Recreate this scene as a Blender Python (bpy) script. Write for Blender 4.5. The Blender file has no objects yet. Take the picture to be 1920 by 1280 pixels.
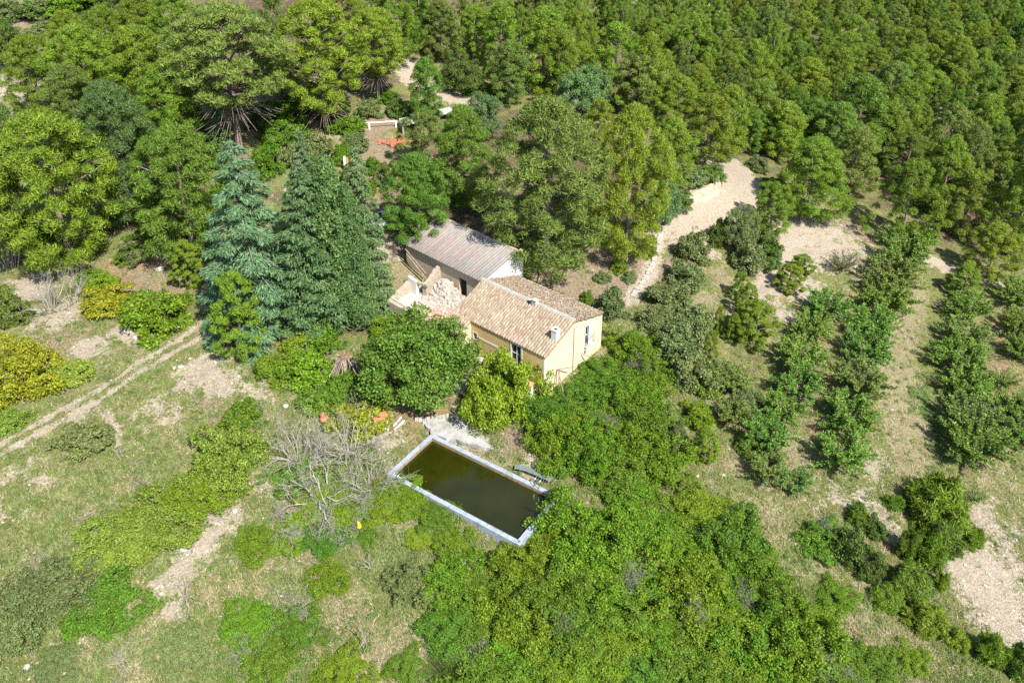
import bpy, math, random
import numpy as np
from mathutils import Matrix, Vector

# ------------------------------------------------------------------ camera
sc = bpy.context.scene
FPX, PPY, TH, CAMH = 1550.0, 390.0, math.radians(26.0), 46.0     # focal length / principal row (px of a 1920 wide frame), pitch, height
cd = bpy.data.cameras.new('camera'); cam = bpy.data.objects.new('camera', cd)
sc.collection.objects.link(cam); sc.camera = cam
cam.location = (0, 0, CAMH); cam.rotation_euler = (math.radians(90) - TH, 0, 0)
cd.sensor_fit = 'HORIZONTAL'; cd.sensor_width = 36.0; cd.lens = FPX / 1920 * 36.0
cd.shift_y = -(640 - PPY) / 1920; cd.clip_start = 0.5; cd.clip_end = 6000
# ------------------------------------------------------------------ sky and sun
SUN_AZ = np.array([0.56, -0.83]); SUN_AZ = SUN_AZ / np.linalg.norm(SUN_AZ); SUN_EL = math.radians(49)
w = bpy.data.worlds.new('World'); sc.world = w; w.use_nodes = True
nt = w.node_tree; nt.nodes.clear()
sky = nt.nodes.new('ShaderNodeTexSky'); sky.sky_type = 'NISHITA'; sky.sun_disc = False
sky.sun_elevation = SUN_EL; sky.sun_rotation = math.atan2(SUN_AZ[0], SUN_AZ[1]); sky.altitude = 500
bg = nt.nodes.new('ShaderNodeBackground'); bg.inputs['Strength'].default_value = 0.115
wo = nt.nodes.new('ShaderNodeOutputWorld')
nt.links.new(sky.outputs[0], bg.inputs[0]); nt.links.new(bg.outputs[0], wo.inputs[0])
sd = bpy.data.lights.new('sun', 'SUN'); sd.energy = 5.0; sd.angle = math.radians(0.53); sd.color = (1.0, 0.965, 0.90)
so = bpy.data.objects.new('sun', sd); sc.collection.objects.link(so)
S3 = Vector((SUN_AZ[0] * math.cos(SUN_EL), SUN_AZ[1] * math.cos(SUN_EL), math.sin(SUN_EL)))
so.rotation_euler = (-S3).to_track_quat('-Z', 'Y').to_euler(); so.location = (60, -60, 120)
sc.view_settings.view_transform = 'Standard'; sc.view_settings.look = 'None'
sc.view_settings.gamma = 1.0; sc.view_settings.use_curve_mapping = False
sc.view_settings.exposure = 1.0
sc.render.engine = 'CYCLES'
sc.cycles.max_bounces = 5; sc.cycles.diffuse_bounces = 3; sc.cycles.transmission_bounces = 3; sc.cycles.glossy_bounces = 2
sc.cycles.use_denoising = False
sc.render.filter_size = 1.2

# ------------------------------------------------------------------ numeric helpers
CC, SS = math.cos(TH), math.sin(TH)
def rays(px, py):
    x = (np.asarray(px, float) - 960) / FPX; y = (np.asarray(py, float) - PPY) / FPX
    return np.stack([x, CC - y * SS, -SS - y * CC], -1)
def at(px, py, z):
    d = rays(px, py); t = (np.asarray(z, float) - CAMH) / d[..., 2]
    return np.array([0, 0, CAMH]) + d * t[..., None]
def proj(p):
    p = np.asarray(p, float) - np.array([0, 0, CAMH])
    f = p[..., 1] * CC - p[..., 2] * SS; u = p[..., 1] * SS + p[..., 2] * CC
    return 960 + FPX * p[..., 0] / f, PPY - FPX * u / f, f
def unit(v): return v / (np.linalg.norm(v, axis=-1, keepdims=True) + 1e-9)
_lat = np.random.RandomState(7).rand(256, 256)
def vnoise(x, y):
    xi = np.floor(x).astype(int); yi = np.floor(y).astype(int); fx = x - xi; fy = y - yi
    fx = fx * fx * (3 - 2 * fx); fy = fy * fy * (3 - 2 * fy)
    g = lambda a, b: _lat[a % 256, b % 256]
    return (g(xi, yi) * (1 - fx) + g(xi + 1, yi) * fx) * (1 - fy) + (g(xi, yi + 1) * (1 - fx) + g(xi + 1, yi + 1) * fx) * fy
def fbm(x, y, o=4):
    s = 0; a = .5; n = 0
    for i in range(o):
        s = s + a * vnoise(x * 2 ** i + 17.3 * i, y * 2 ** i + 5.1 * i); n += a; a *= .5
    return s / n

# ------------------------------------------------------------------ terrain: heights at spots of the hillside, thin plate spline between them
HO = np.array([2.77, 57.25]); HA = math.radians(-40.16)           # farmhouse front corner and heading
HU = np.array([math.cos(HA), math.sin(HA)]); HV = np.array([-HU[1], HU[0]])
def hl(u, v): return HO + HU * u + HV * v                           # farmhouse local -> world
CP = [  # photo column, row, height of the ground there
 (1022,742,0),(885,672,.2),(1132,672,.1),(960,775,-.4),(1090,730,-.2),(860,700,0),
 (720,640,.6),(700,560,1.4),(640,640,.4),(725,420,4.6),(760,470,3.6),(880,405,4.8),(960,440,4.4),(1090,500,2.0),(1180,560,1.0),(1190,450,2.6),
 (450,292,9),(613,245,9.5),(711,193,10),(840,178,10),(760,120,12.5),(560,330,6.5),(690,300,7.5),(680,245,8.6),
 (150,490,1.8),(30,500,1.5),(20,180,9),(90,60,13),(245,400,4.5),(365,475,2.5),(300,250,9),(150,300,6.5),
 (300,0,17),(600,0,19),(820,20,16),(900,0,15),(20,0,16),(1000,130,8.5),(1100,0,8),
 (1300,0,0),(1600,0,-6),(1900,0,-9),(1500,200,-3),(1750,250,-5),(1900,300,-6.5),(1250,200,4),
 (1330,300,4.0),(1400,345,3.0),(1310,345,5.2),(1330,388,3.2),(1260,415,2.8),(1240,330,6),(1480,330,1.2),
 (1540,470,-.6),(1440,540,-.4),(1600,420,-1.2),(1350,540,.4),(1290,640,-.6),(1380,700,-1.6),
 (1600,620,-2.2),(1690,520,-2.3),(1640,720,-2.6),(1570,860,-3.2),(1480,800,-2.4),(1740,560,-3.9),(1740,680,-4.4),(1750,820,-4.8),
 (1800,540,-4.4),(1850,700,-5.0),(1900,560,-5),(1820,900,-5.2),(1900,1000,-5.8),(1850,1200,-6.2),(1700,1000,-4.6),(1600,1120,-4.6),
 (1300,860,-2.4),(1400,1000,-3.2),(1250,1100,-3.8),(1500,1250,-5.2),(1000,1250,-4.6),(800,1150,-3.6),(600,1200,-3.8),(350,1050,-2.6),(100,1200,-3.2),
 (500,900,-1.6),(250,900,-1.2),(60,950,-1.4),(200,720,.2),(0,850,-.4),(400,620,.9),(60,620,1.0),(450,720,.1),(600,800,-.8),(300,800,-.4),
 (809,830,-1.5),(1060,945,-1.7),(900,1010,-2.0),(715,900,-1.6),(870,790,-1.3),(750,800,-1.1),(1100,850,-1.2),(1180,720,-.6),(900,1100,-3.1),
]
cps = np.array(CP, float); CW = at(cps[:, 0], cps[:, 1], cps[:, 2])
far = [(-160,40,2),(-160,120,12),(-150,220,26),(0,320,22),(-60,260,26),(150,330,4),(260,330,-4),(200,200,-14),(170,100,-14),(160,20,-14),(60,-20,-10),(-60,-20,-6),(-160,-20,-4),(0,-40,-9),(300,150,-16),(100,420,14),(-100,420,34),(300,480,6)]
CW = np.vstack([CW, np.array(far, float)])
def _k(r2): return r2 * np.log(r2 + 1e-6) * .5
def _fit(P, z, lam):
    n = len(P); d2 = ((P[:, None] - P[None]) ** 2).sum(-1)
    A = np.zeros((n + 3, n + 3)); A[:n, :n] = _k(d2) + lam * np.eye(n)
    A[:n, n] = 1; A[:n, n + 1:] = P; A[n, :n] = 1; A[n + 1:, :n] = P.T
    return np.linalg.solve(A, np.concatenate([z, np.zeros(3)]))
_P = CW[:, :2] / 50.0; _W = _fit(_P, CW[:, 2], .003)
def tz(x, y):
    x = np.asarray(x, float); y = np.asarray(y, float); sh = x.shape
    q = np.stack([np.clip(x.ravel(), -260, 330), np.clip(y.ravel(), -60, 500)], -1) / 50.0
    out = np.empty(len(q))
    for i in range(0, len(q), 20000):
        s = q[i:i + 20000]; d2 = ((s[:, None] - _P[None]) ** 2).sum(-1)
        out[i:i + 20000] = _k(d2) @ _W[:-3] + _W[-3] + s @ _W[-2:]
    return out.reshape(sh)
def ground_at(px, py, dh=0.0):
    d = rays(px, py); z = np.zeros(d.shape[:-1])
    for i in range(28):
        t = np.clip((z + dh - CAMH) / np.minimum(d[..., 2], -.02), 5, 900)
        p = np.array([0, 0, CAMH]) + d * t[..., None]
        z = z * .45 + .55 * tz(p[..., 0], p[..., 1])
    return np.concatenate([p[..., :2], tz(p[..., 0], p[..., 1])[..., None]], -1)

# pool rectangle (outer rim)
PO = np.array([-6.75, 53.94]); PL = np.array([.831, -.556]); PW_ = np.array([-.556, -.831]); PLEN, PWID, PZ = 12.5, 5.6, -1.3
def pool_uv(x, y): return (x - PO[0]) * PL[0] + (y - PO[1]) * PL[1], (x - PO[0]) * PW_[0] + (y - PO[1]) * PW_[1]

# ------------------------------------------------------------------ scene helpers
COL = sc.collection
def mk_mesh(name, V, polys, mats=(), midx=None, smooth=False):
    """polys: list of int arrays (M,k)"""
    me = bpy.data.meshes.new(name)
    V = np.asarray(V, np.float32); polys = [np.asarray(p, np.int32) for p in polys if len(p)]
    me.vertices.add(len(V)); me.vertices.foreach_set('co', V.ravel())
    tot = np.concatenate([np.full(len(p), p.shape[1], np.int32) for p in polys])
    idx = np.concatenate([p.ravel() for p in polys])
    me.loops.add(len(idx)); me.loops.foreach_set('vertex_index', idx)
    me.polygons.add(len(tot)); st = np.zeros(len(tot), np.int32); st[1:] = np.cumsum(tot)[:-1]
    me.polygons.foreach_set('loop_start', st); me.polygons.foreach_set('loop_total', tot)
    if midx is not None: me.polygons.foreach_set('material_index', np.asarray(midx, np.int32))
    me.polygons.foreach_set('use_smooth', np.full(len(tot), smooth, bool))
    me.update(calc_edges=True)
    for m in mats: me.materials.append(m)
    return me
class G:
    def __init__(s): s.V = []; s.F = {3: [], 4: []}; s.n = 0
    def add(s, V, F):
        V = np.asarray(V, float).reshape(-1, 3); F = np.asarray(F, int)
        s.V.append(V); s.F[F.shape[1]].append(F + s.n); s.n += len(V)
    def box(s, a, b):
        x0, y0, z0 = a; x1, y1, z1 = b
        s.add([(x0,y0,z0),(x1,y0,z0),(x1,y1,z0),(x0,y1,z0),(x0,y0,z1),(x1,y0,z1),(x1,y1,z1),(x0,y1,z1)],
              [(3,2,1,0),(4,5,6,7),(0,1,5,4),(1,2,6,5),(2,3,7,6),(3,0,4,7)])
    def hexa(s, p):                                                # 8 corners: bottom loop, top loop
        s.add(p, [(3,2,1,0),(4,5,6,7),(0,1,5,4),(1,2,6,5),(2,3,7,6),(3,0,4,7)])
    def tube(s, P, R, seg=5, cap=True):
        P = np.asarray(P, float); n = len(P); R = np.broadcast_to(R, (n,))
        T = unit(np.gradient(P, axis=0)); ref = np.array([.3, .2, .93]) if abs(T[0][2]) < .9 else np.array([1., .1, 0])
        A = unit(np.cross(T, ref)); B = np.cross(T, A); an = np.arange(seg) * 2 * math.pi / seg
        V = P[:, None] + R[:, None, None] * (np.cos(an)[None, :, None] * A[:, None] + np.sin(an)[None, :, None] * B[:, None])
        i = np.arange(n - 1)[:, None] * seg; j = np.arange(seg)[None]; k = (j + 1) % seg
        s.add(V.reshape(-1, 3), np.stack([i + j, i + k, i + seg + k, i + seg + j], -1).reshape(-1, 4))
        if cap and seg == 4:
            b = s.n - n * seg; s.F[4].append(np.array([[b + 3, b + 2, b + 1, b], [b + (n-1)*4, b + (n-1)*4+1, b + (n-1)*4+2, b + (n-1)*4+3]]))
    def prism(s, poly, z0, z1):                                    # convex polygon in xy
        n = len(poly); p = np.asarray(poly, float)
        V = np.vstack([np.c_[p, np.full(n, z0)], np.c_[p, np.full(n, z1)]]); b = np.arange(n); k = (b + 1) % n
        s.add(V, np.stack([b, k, k + n, b + n], -1))
        m = s.n; V2 = np.vstack([V, [np.r_[p.mean(0), z0]], [np.r_[p.mean(0), z1]]])
        s.add(V2, np.vstack([np.stack([k, b, np.full(n, 2*n)], -1), np.stack([b + n, k + n, np.full(n, 2*n+1)], -1)]))
    def mesh(s, name, mats=(), smooth=False):
        V = np.vstack(s.V); P = [np.vstack(s.F[k]) for k in (3, 4) if s.F[k]]
        return mk_mesh(name, V, P, mats, None, smooth)
    def obj(s, name, mat, parent=None, smooth=False, **tags):
        return link(name, s.mesh(name, [mat], smooth), parent, **tags)
def link(name, data, parent=None, label=None, category=None, group=None, kind=None, loc=None, rotz=None):
    o = bpy.data.objects.new(name, data); COL.objects.link(o)
    if parent is not None: o.parent = parent
    if label: o['label'] = label
    if category: o['category'] = category
    if group: o['group'] = group
    if kind: o['kind'] = kind
    if loc is not None: o.location = [float(v) for v in loc]
    if rotz is not None: o.rotation_euler = (0, 0, float(rotz))
    return o
def setmat(o, m):
    o.material_slots[0].link = 'OBJECT'; o.material_slots[0].material = m

# ------------------------------------------------------------------ materials
def nodes(name):
    m = bpy.data.materials.new(name); m.use_nodes = True; t = m.node_tree; t.nodes.clear()
    return m, t
def N(t, typ, **kw):
    n = t.nodes.new(typ)
    for k, v in kw.items():
        if k in n.inputs: n.inputs[k].default_value = v
        else: setattr(n, k, v)
    return n
def noise(t, vec, scale, detail=4, rough=.55):
    n = N(t, 'ShaderNodeTexNoise', Scale=scale, Detail=detail, Roughness=rough)
    if vec is not None: t.links.new(vec, n.inputs['Vector'])
    return n.outputs['Fac']
def ramp(t, fac, stops, interp='LINEAR'):
    r = t.nodes.new('ShaderNodeValToRGB'); r.color_ramp.interpolation = interp; e = r.color_ramp.elements
    while len(e) < len(stops): e.new(.5)
    for el, (p, c) in zip(e, stops):
        el.position = p; el.color = (*c, 1) if len(c) == 3 else c
    t.links.new(fac, r.inputs[0]); return r.outputs[0]
def mix(t, fac, a, b, mode='MIX'):
    n = t.nodes.new('ShaderNodeMix'); n.data_type = 'RGBA'; n.blend_type = mode
    for s, v in ((n.inputs[0], fac), (n.inputs[6], a), (n.inputs[7], b)):
        if isinstance(v, (int, float)): s.default_value = v
        elif isinstance(v, tuple): s.default_value = (*v, 1)
        else: t.links.new(v, s)
    return n.outputs[2]
def mth(t, op, a, b=None, c=None):
    n = t.nodes.new('ShaderNodeMath'); n.operation = op
    for i, v in enumerate((a, b, c)):
        if v is None: continue
        if isinstance(v, (int, float)): n.inputs[i].default_value = v
        else: t.links.new(v, n.inputs[i])
    return n.outputs[0]
def bump(t, h, dist, strength=1.0):
    b = N(t, 'ShaderNodeBump', Strength=strength, Distance=dist); t.links.new(h, b.inputs['Height']); return b.outputs[0]
def finish(m, t, col, rough=.9, nrm=None, spec=.25, metal=0):
    p = N(t, 'ShaderNodeBsdfPrincipled', Metallic=metal)
    for k, v in (('Base Color', col), ('Roughness', rough), ('Specular IOR Level', spec)):
        if isinstance(v, tuple): p.inputs[k].default_value = (*v, 1)
        elif isinstance(v, (int, float)): p.inputs[k].default_value = v
        else: t.links.new(v, p.inputs[k])
    if nrm is not None: t.links.new(nrm, p.inputs['Normal'])
    o = t.nodes.new('ShaderNodeOutputMaterial'); t.links.new(p.outputs[0], o.inputs[0]); return m
def pos(t): return t.nodes.new('ShaderNodeNewGeometry').outputs['Position']
def oco(t): return t.nodes.new('ShaderNodeTexCoord').outputs['Object']
LEAFK = 1.5
def leafmat(name, a, b, third=None, trans=.30, rough=.55, spec=.3, vary=.28, tfrac=.1):
    """leaf colours picked leaf by leaf between a and b, a few of a third colour; each plant a little lighter or darker"""
    a, b = tuple(x * LEAFK * .70 for x in a), tuple(x * LEAFK * 1.12 for x in b)
    m, t = nodes(name)
    g = t.nodes.new('ShaderNodeNewGeometry'); oi = t.nodes.new('ShaderNodeObjectInfo')
    r = g.outputs['Random Per Island']
    st = [(0, a), (.85 if third else 1, b)]
    if third: st = [(0, a), (1 - tfrac - .04, b), (1 - tfrac, third)]
    c = ramp(t, r, st)
    nz = noise(t, oco(t), .9, 2)
    v = mth(t, 'ADD', mth(t, 'MULTIPLY', oi.outputs['Random'], vary), mth(t, 'MULTIPLY_ADD', nz, .5, .75 - vary / 2))
    h = N(t, 'ShaderNodeHueSaturation'); t.links.new(c, h.inputs['Color']); t.links.new(v, h.inputs['Value'])
    t.links.new(mth(t, 'MULTIPLY_ADD', mth(t, 'FRACT', mth(t, 'MULTIPLY', oi.outputs['Random'], 7.31)), .035, .4825), h.inputs['Hue'])
    c = h.outputs[0]
    p = N(t, 'ShaderNodeBsdfPrincipled', Roughness=rough); p.inputs['Specular IOR Level'].default_value = spec
    t.links.new(c, p.inputs['Base Color'])
    tr = t.nodes.new('ShaderNodeBsdfTranslucent'); t.links.new(mix(t, .45, c, (.30, .34, .03)) if False else c, tr.inputs[0])
    ms = N(t, 'ShaderNodeMixShader'); ms.inputs[0].default_value = trans
    t.links.new(p.outputs[0], ms.inputs[1]); t.links.new(tr.outputs[0], ms.inputs[2])
    o = t.nodes.new('ShaderNodeOutputMaterial'); t.links.new(ms.outputs[0], o.inputs[0]); return m
L = dict(
 pine_yellow=leafmat('pine needles yellow green', (.068,.108,.008), (.142,.200,.014)),
 pine_mid=leafmat('pine needles green', (.050,.100,.010), (.108,.175,.018)),
 pine_dark=leafmat('pine needles dark', (.040,.090,.022), (.085,.150,.036)),
 pine_olive=leafmat('pine needles olive', (.066,.100,.015), (.126,.172,.030)),
 cedar=leafmat('cedar needles blue green', (.070,.132,.055), (.140,.220,.100)),
 fir=leafmat('fir needles', (.048,.092,.030), (.105,.165,.058)),
 cypress=leafmat('cypress sprays', (.044,.094,.024), (.095,.165,.046)),
 broad=leafmat('glossy broad leaves', (.045,.095,.010), (.100,.165,.020), (.10,.17,.03), .3, .5, .22),
 vine=leafmat('vine leaves', (.070,.135,.007), (.145,.220,.013), (.16,.24,.03), .32, .5, .22),
 bramble=leafmat('bramble leaves', (.048,.105,.005), (.115,.195,.011), (.17,.19,.03), .3, .55, .2, .16),
 bramble_dark=leafmat('dark bramble leaves', (.038,.095,.007), (.088,.165,.014), (.13,.17,.03), .3, .55, .2, .16),
 bright=leafmat('bright shrub leaves', (.085,.145,.015), (.165,.235,.030), (.20,.22,.04)),
 almond=leafmat('almond leaves', (.060,.125,.014), (.130,.212,.028), (.18,.25,.06)),
 almond_pale=leafmat('pale almond leaves', (.075,.135,.022), (.150,.210,.045), (.19,.22,.06)),
 olive=leafmat('grey green leaves', (.066,.098,.026), (.135,.165,.052), (.19,.21,.09)),
 silver=leafmat('silvery leaves', (.062,.115,.030), (.125,.190,.060), (.18,.23,.10)),
 yellow=leafmat('yellowing leaves', (.115,.150,.008), (.215,.225,.013), (.26,.23,.02)),
 dark=leafmat('dark oak leaves', (.038,.075,.010), (.085,.130,.020), (.12,.16,.04)),
 grass=leafmat('green grass', (.100,.145,.032), (.190,.245,.075), (.36,.34,.18), .3, .7, .1, .0, .22),
 straw=leafmat('dry grass', (.25,.225,.115), (.38,.34,.20), (.20,.23,.08), .25, .8, .1, .0, .2),
 weeds=leafmat('low weeds', (.065,.120,.020), (.135,.195,.042), (.24,.25,.10), .3, .6, .2, .2, .2),
)
def barkmat(name, a, b):
    m, t = nodes(name); o = oco(t); n = noise(t, o, 6, 5, .65)
    return finish(m, t, ramp(t, n, [(.3, a), (.7, b)]), .95, bump(t, noise(t, o, 14, 5), .05))
BARK = barkmat('pine bark', (.12,.085,.065), (.30,.235,.19)); GREYBARK = barkmat('grey bark', (.13,.115,.10), (.30,.275,.25))
DEADWOOD = barkmat('dead wood', (.22,.195,.165), (.46,.42,.36)); DEADDARK = barkmat('grey dead twigs', (.13,.115,.105), (.28,.26,.24))
def plain(name, a, b, scale=3, rough=.85, bd=.01, spec=.25, metal=0, bs=20):
    m, t = nodes(name); o = oco(t); n = noise(t, o, scale, 6, .62)
    return finish(m, t, ramp(t, n, [(.32, a), (.68, b)]), rough, bump(t, noise(t, o, bs, 5), bd), spec, metal)
# ------------------------------------------------------------------ the ground sheet
def axis(lo, hi, step, end_lo, end_hi, g=1.14):
    a = list(np.arange(lo, hi, step)); s = step; v = a[-1]
    while v < end_hi: s *= g; v += s; a.append(v)
    s = step; v = lo; b = []
    while v > end_lo: s *= g; v -= s; b.append(v)
    return np.array(b[::-1] + a)
gx = axis(-52, 58, .34, -2500, 2500); gy = axis(26, 112, .34, -400, 4000, 1.07)
GX, GY = np.meshgrid(gx, gy); GZ = tz(GX, GY)
pr = (fbm(GX * .45, GY * .45, 4) - .5) * .55 + (fbm(GX * 1.7 + 9, GY * 1.7, 3) - .5) * .22
def seg_dist(x, y, P):
    best = np.full(x.shape, 1e9)
    for a, b in zip(P[:-1], P[1:]):
        d = b - a; t = np.clip(((x - a[0]) * d[0] + (y - a[1]) * d[1]) / (d @ d + 1e-9), 0, 1)
        best = np.minimum(best, np.hypot(x - a[0] - t * d[0], y - a[1] - t * d[1]))
    return best
def px_line(pts, n=6):
    p = np.array(pts, float); t = np.linspace(0, len(p) - 1, (len(p) - 1) * n + 1); i = np.minimum(t.astype(int), len(p) - 2); f = (t - i)[:, None]
    q = p[i] * (1 - f) + p[i + 1] * f
    return ground_at(q[:, 0], q[:, 1])[:, :2]
# strokes: photo points, half width in metres, channel, strength
LANE = [[(418,583),(302,656),(262,679),(185,730),(100,778),(0,832),(-80,880)], [(412,610),(336,655),(285,685),(185,749),(100,797),(0,852),(-80,900)]]
ROAD = [(1318,296),(1345,297),(1375,312),(1398,345),(1375,380),(1330,394),(1285,408),(1245,425)]
TOPROAD = [(748,108),(765,135),(790,158),(825,176),(860,186),(893,205),(905,225)]
STROKES = [(LANE[0], .27, 'pale', .95), (LANE[1], .27, 'pale', .95), (ROAD, 2.0, 'pale', 1.25), (TOPROAD, 1.5, 'pale', 1.2),
 ([(1245,425),(1235,455),(1222,500),(1200,540),(1180,562)], .75, 'pale', 1.0), ([(1240,440),(1300,430),(1320,470)], 1.5, 'pale', .7),
 ([(1735,487),(1790,503),(1860,528),(1930,552),(2000,575)], 1.0, 'pale', 1.0),
 ([(1500,420),(1470,480),(1440,520),(1420,560)], .8, 'pale', 1.1), ([(700,60),(750,110)], 1.2, 'pale', .8),
 ([(1420,560),(1440,470),(1490,430)], 1.2, 'red', .6), ([(870,410),(960,450),(900,420)], 2.5, 'litter', .8),
 ([(1255,12),(1300,18),(1370,22)], 4.0, 'pale', 1.0), ([(1655,700),(1700,790),(1720,870)], 1.6, 'straw', 1.1), ([(1700,540),(1665,640),(1665,700)], 2.0, 'straw', 1.2),
 ([(1640,860),(1620,930),(1680,1000)], 1.0, 'pale', .6), ([(200,770),(215,800),(225,830)], .35, 'pale', .8),
 ([(1690,560),(1760,620),(1750,700)], .8, 'lush', .5),([(1700,700),(1740,790),(1750,850)], 1.6, 'lush', .8),
 ([(700,450),(740,480),(760,520)], 1.6, 'straw', .9), ([(655,290),(670,250),(720,230)], 2.2, 'soil', .9), ([(760,300),(700,330),(720,390)], 2.0, 'soil', .8),
 ([(1130,500),(1200,480),(1150,540)], 2.5, 'soil', 1.0),([(1040,520),(1100,545)], 2.0, 'soil', .9), ([(1200,450),(1300,450),(1240,520)], 1.6, 'soil', .8)]
# blobs: photo spot, radius in metres, channel, strength
BLOBS = [(1540,455,4.5,'pale',1.2),(1490,455,3,'pale',1.1),(1590,470,3.5,'pale',.9),(1500,540,2.6,'pale',1.1),(1470,590,1.6,'pale',.9),(1610,440,3,'soil',.8),
 (1435,540,1.3,'pale',1.2),(1385,590,1.2,'pale',.8),(1320,560,2,'straw',.8),(1355,520,2.4,'straw',.7),
 (1830,1060,2.6,'pale',1.3),(1870,1110,2.4,'pale',1.35),(1900,1180,2.2,'pale',1.25),(1790,1040,1.8,'pale',1.3),(1850,980,2.5,'pale',.75),(1900,1060,2.5,'pale',.8),(1800,920,2.4,'soil',.8),(1860,900,2.0,'straw',.8),
 (385,690,2.0,'pale',1.1),(420,715,1.6,'pale',1.05),(350,720,1.4,'pale',.8),(470,735,1.5,'pale',.7),(300,765,1.6,'pale',.7),(400,750,1.8,'soil',.7),
 (420,985,1.0,'pale',1.3),(385,1020,1.1,'pale',1.3),(345,1060,1.0,'pale',1.25),(315,1095,.9,'pale',1.25),(330,1140,.7,'pale',1.1),(400,960,.8,'pale',1.0),(440,960,.8,'pale',.9),
 (95,1240,1.3,'pale',1.0),(160,1200,1.0,'pale',.6),(490,900,1.2,'pale',.75),(70,900,1.2,'pale',.6),(30,880,1.0,'pale',.7),
 (40,110,6,'pale',.6),(45,160,4,'pale',.85),(60,190,3,'straw',.9),(30,60,6,'soil',.7),(90,40,5,'soil',.6),
 (60,545,2.4,'pale',.95),(110,590,2.2,'pale',.75),(170,655,1.6,'pale',1.0),(240,625,1.5,'pale',1.0),(40,520,1.5,'red',.6),(230,500,2.5,'red',.9),(260,520,3.0,'soil',1.0),(120,640,2,'soil',.8),
 (310,540,2.5,'soil',.8),(400,575,2.0,'soil',.9),(150,770,1.5,'pale',.6),(60,860,1.2,'pale',.5),(20,960,1.4,'pale',.6),(480,880,1,'soil',.8),
 (1540,640,1.6,'red',.75),(1560,720,1.8,'red',.75),(1545,800,1.8,'red',.75),(1500,850,2.0,'straw',.8),(1420,700,2,'litter',.5),(1860,620,2.2,'red',.75),(1880,690,2.2,'red',.75),(1850,740,2,'red',.7),(1920,720,2,'red',.7),(1600,560,1.5,'red',.8),
 (1870,830,2.0,'red',.65),(1720,930,1.8,'straw',.9),(1470,890,2.2,'straw',.7),(1400,880,2,'straw',.7),(1350,760,1.6,'straw',.6),(1560,930,1.8,'pale',.6),
 (800,440,2.2,'straw',.9),(735,470,1.8,'pale',.9),(720,500,1.6,'straw',.8),(700,600,2,'litter',.7),(770,790,2.4,'red',.75),(830,775,1.6,'red',.7),(730,830,1.2,'pale',.8),(900,850,2.0,'straw',.8),(1000,880,1.4,'pale',.8),(960,830,1.4,'soil',.9),
 (860,830,1.5,'pale',.6),(880,410,4,'litter',1.0),(960,450,3,'litter',.8),(1060,500,3,'litter',.6),(1130,560,1.8,'soil',.8),
 (450,330,8,'litter',.5),(300,330,9,'litter',.7),(550,250,6,'straw',.9),(520,300,5,'lush',.7),(680,290,5,'soil',.8),(700,120,9,'litter',.6),(900,250,9,'litter',.8),(1100,350,9,'litter',.8),(560,380,5,'lush',.6),(620,320,4,'straw',.8),
 (1500,250,20,'litter',1),(1750,300,20,'litter',1),(1650,120,30,'litter',1),(1850,150,30,'litter',1),(1150,150,20,'litter',.9),(1000,60,20,'litter',.9),(1850,430,8,'litter',1),(1350,100,25,'litter',.9),(1850,10,50,'litter',1),(1400,0,40,'litter',.8),(600,20,20,'litter',.8),(250,150,14,'litter',.8),
 (1350,340,3,'lush',.5),(1290,370,2,'straw',.7),(730,1220,2,'straw',.8),(560,1050,2,'straw',.5),(640,1150,2.5,'straw',.5),(1560,1060,2.5,'straw',.6),(1600,1150,2.5,'straw',.6),(1680,1200,2.5,'straw',.5),(1430,960,2,'straw',.6),(780,1180,1,'pale',.5)]
MASK = {k: np.zeros(GX.shape) for k in ('pale', 'red', 'straw', 'litter', 'lush', 'soil')}
sub = (GX > -160) & (GX < 260) & (GY < 420) & (GY > 10)
for pts, hw, ch, s in STROKES:
    P = px_line(pts); d = np.full(GX.shape, 1e9); d[sub] = seg_dist(GX[sub], GY[sub], P)
    MASK[ch] = np.maximum(MASK[ch], s * np.clip(1.25 - d / hw * .65, 0, 1))
    if hw >= 1.5: pr *= np.clip((d - hw * .6) / hw, .1, 1)
bl = ground_at(np.array([b[0] for b in BLOBS]), np.array([b[1] for b in BLOBS]))
for (px, py, r, ch, s), c in zip(BLOBS, bl):
    d = np.hypot(GX - c[0], GY - c[1]); MASK[ch] = np.maximum(MASK[ch], s * np.clip(1.12 - d / (r * 1.7), 0, 1))
HU_, HV_ = (GX - HO[0]) * HU[0] + (GY - HO[1]) * HU[1], (GX - HO[0]) * HV[0] + (GY - HO[1]) * HV[1]
pu, pv = pool_uv(GX, GY)
GZ = GZ + pr * np.clip((np.hypot(GX, GY) - 10) / 20, 0, 1)
inp = (pu > .22) & (pu < PLEN - .22) & (pv > .22) & (pv < PWID - .22)
near = (pu > -1.2) & (pu < PLEN + 1.2) & (pv > -1.2) & (pv < PWID + 1.2)
GZ = np.where(near, np.minimum(GZ, PZ - .22), GZ); GZ = np.where(inp, PZ - 2.4, GZ)
inh = (HU_ > -18.2) & (HU_ < -.2) & (HV_ > -.6) & (HV_ < 8.0); GZ = np.where(inh, np.minimum(GZ, .2), GZ)
bank = (HU_ > -19) & (HU_ < -10.5) & (HV_ < 4.2) & (HV_ > -1.3); GZ = np.where(bank, np.minimum(GZ, 1.6), GZ)
barnin = (HU_ > -21.2) & (HU_ < -10.5) & (HV_ > 4.5) & (HV_ < 8.6); GZ = np.where(barnin, np.minimum(GZ, 3.0), GZ)
r, c = GX.shape; i = np.arange(r - 1)[:, None] * c + np.arange(c - 1)[None]
gq = np.stack([i, i + 1, i + c + 1, i + c], -1).reshape(-1, 4)
gm = mk_mesh('ground', np.stack([GX, GY, GZ], -1).reshape(-1, 3), [gq], smooth=True)
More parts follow.
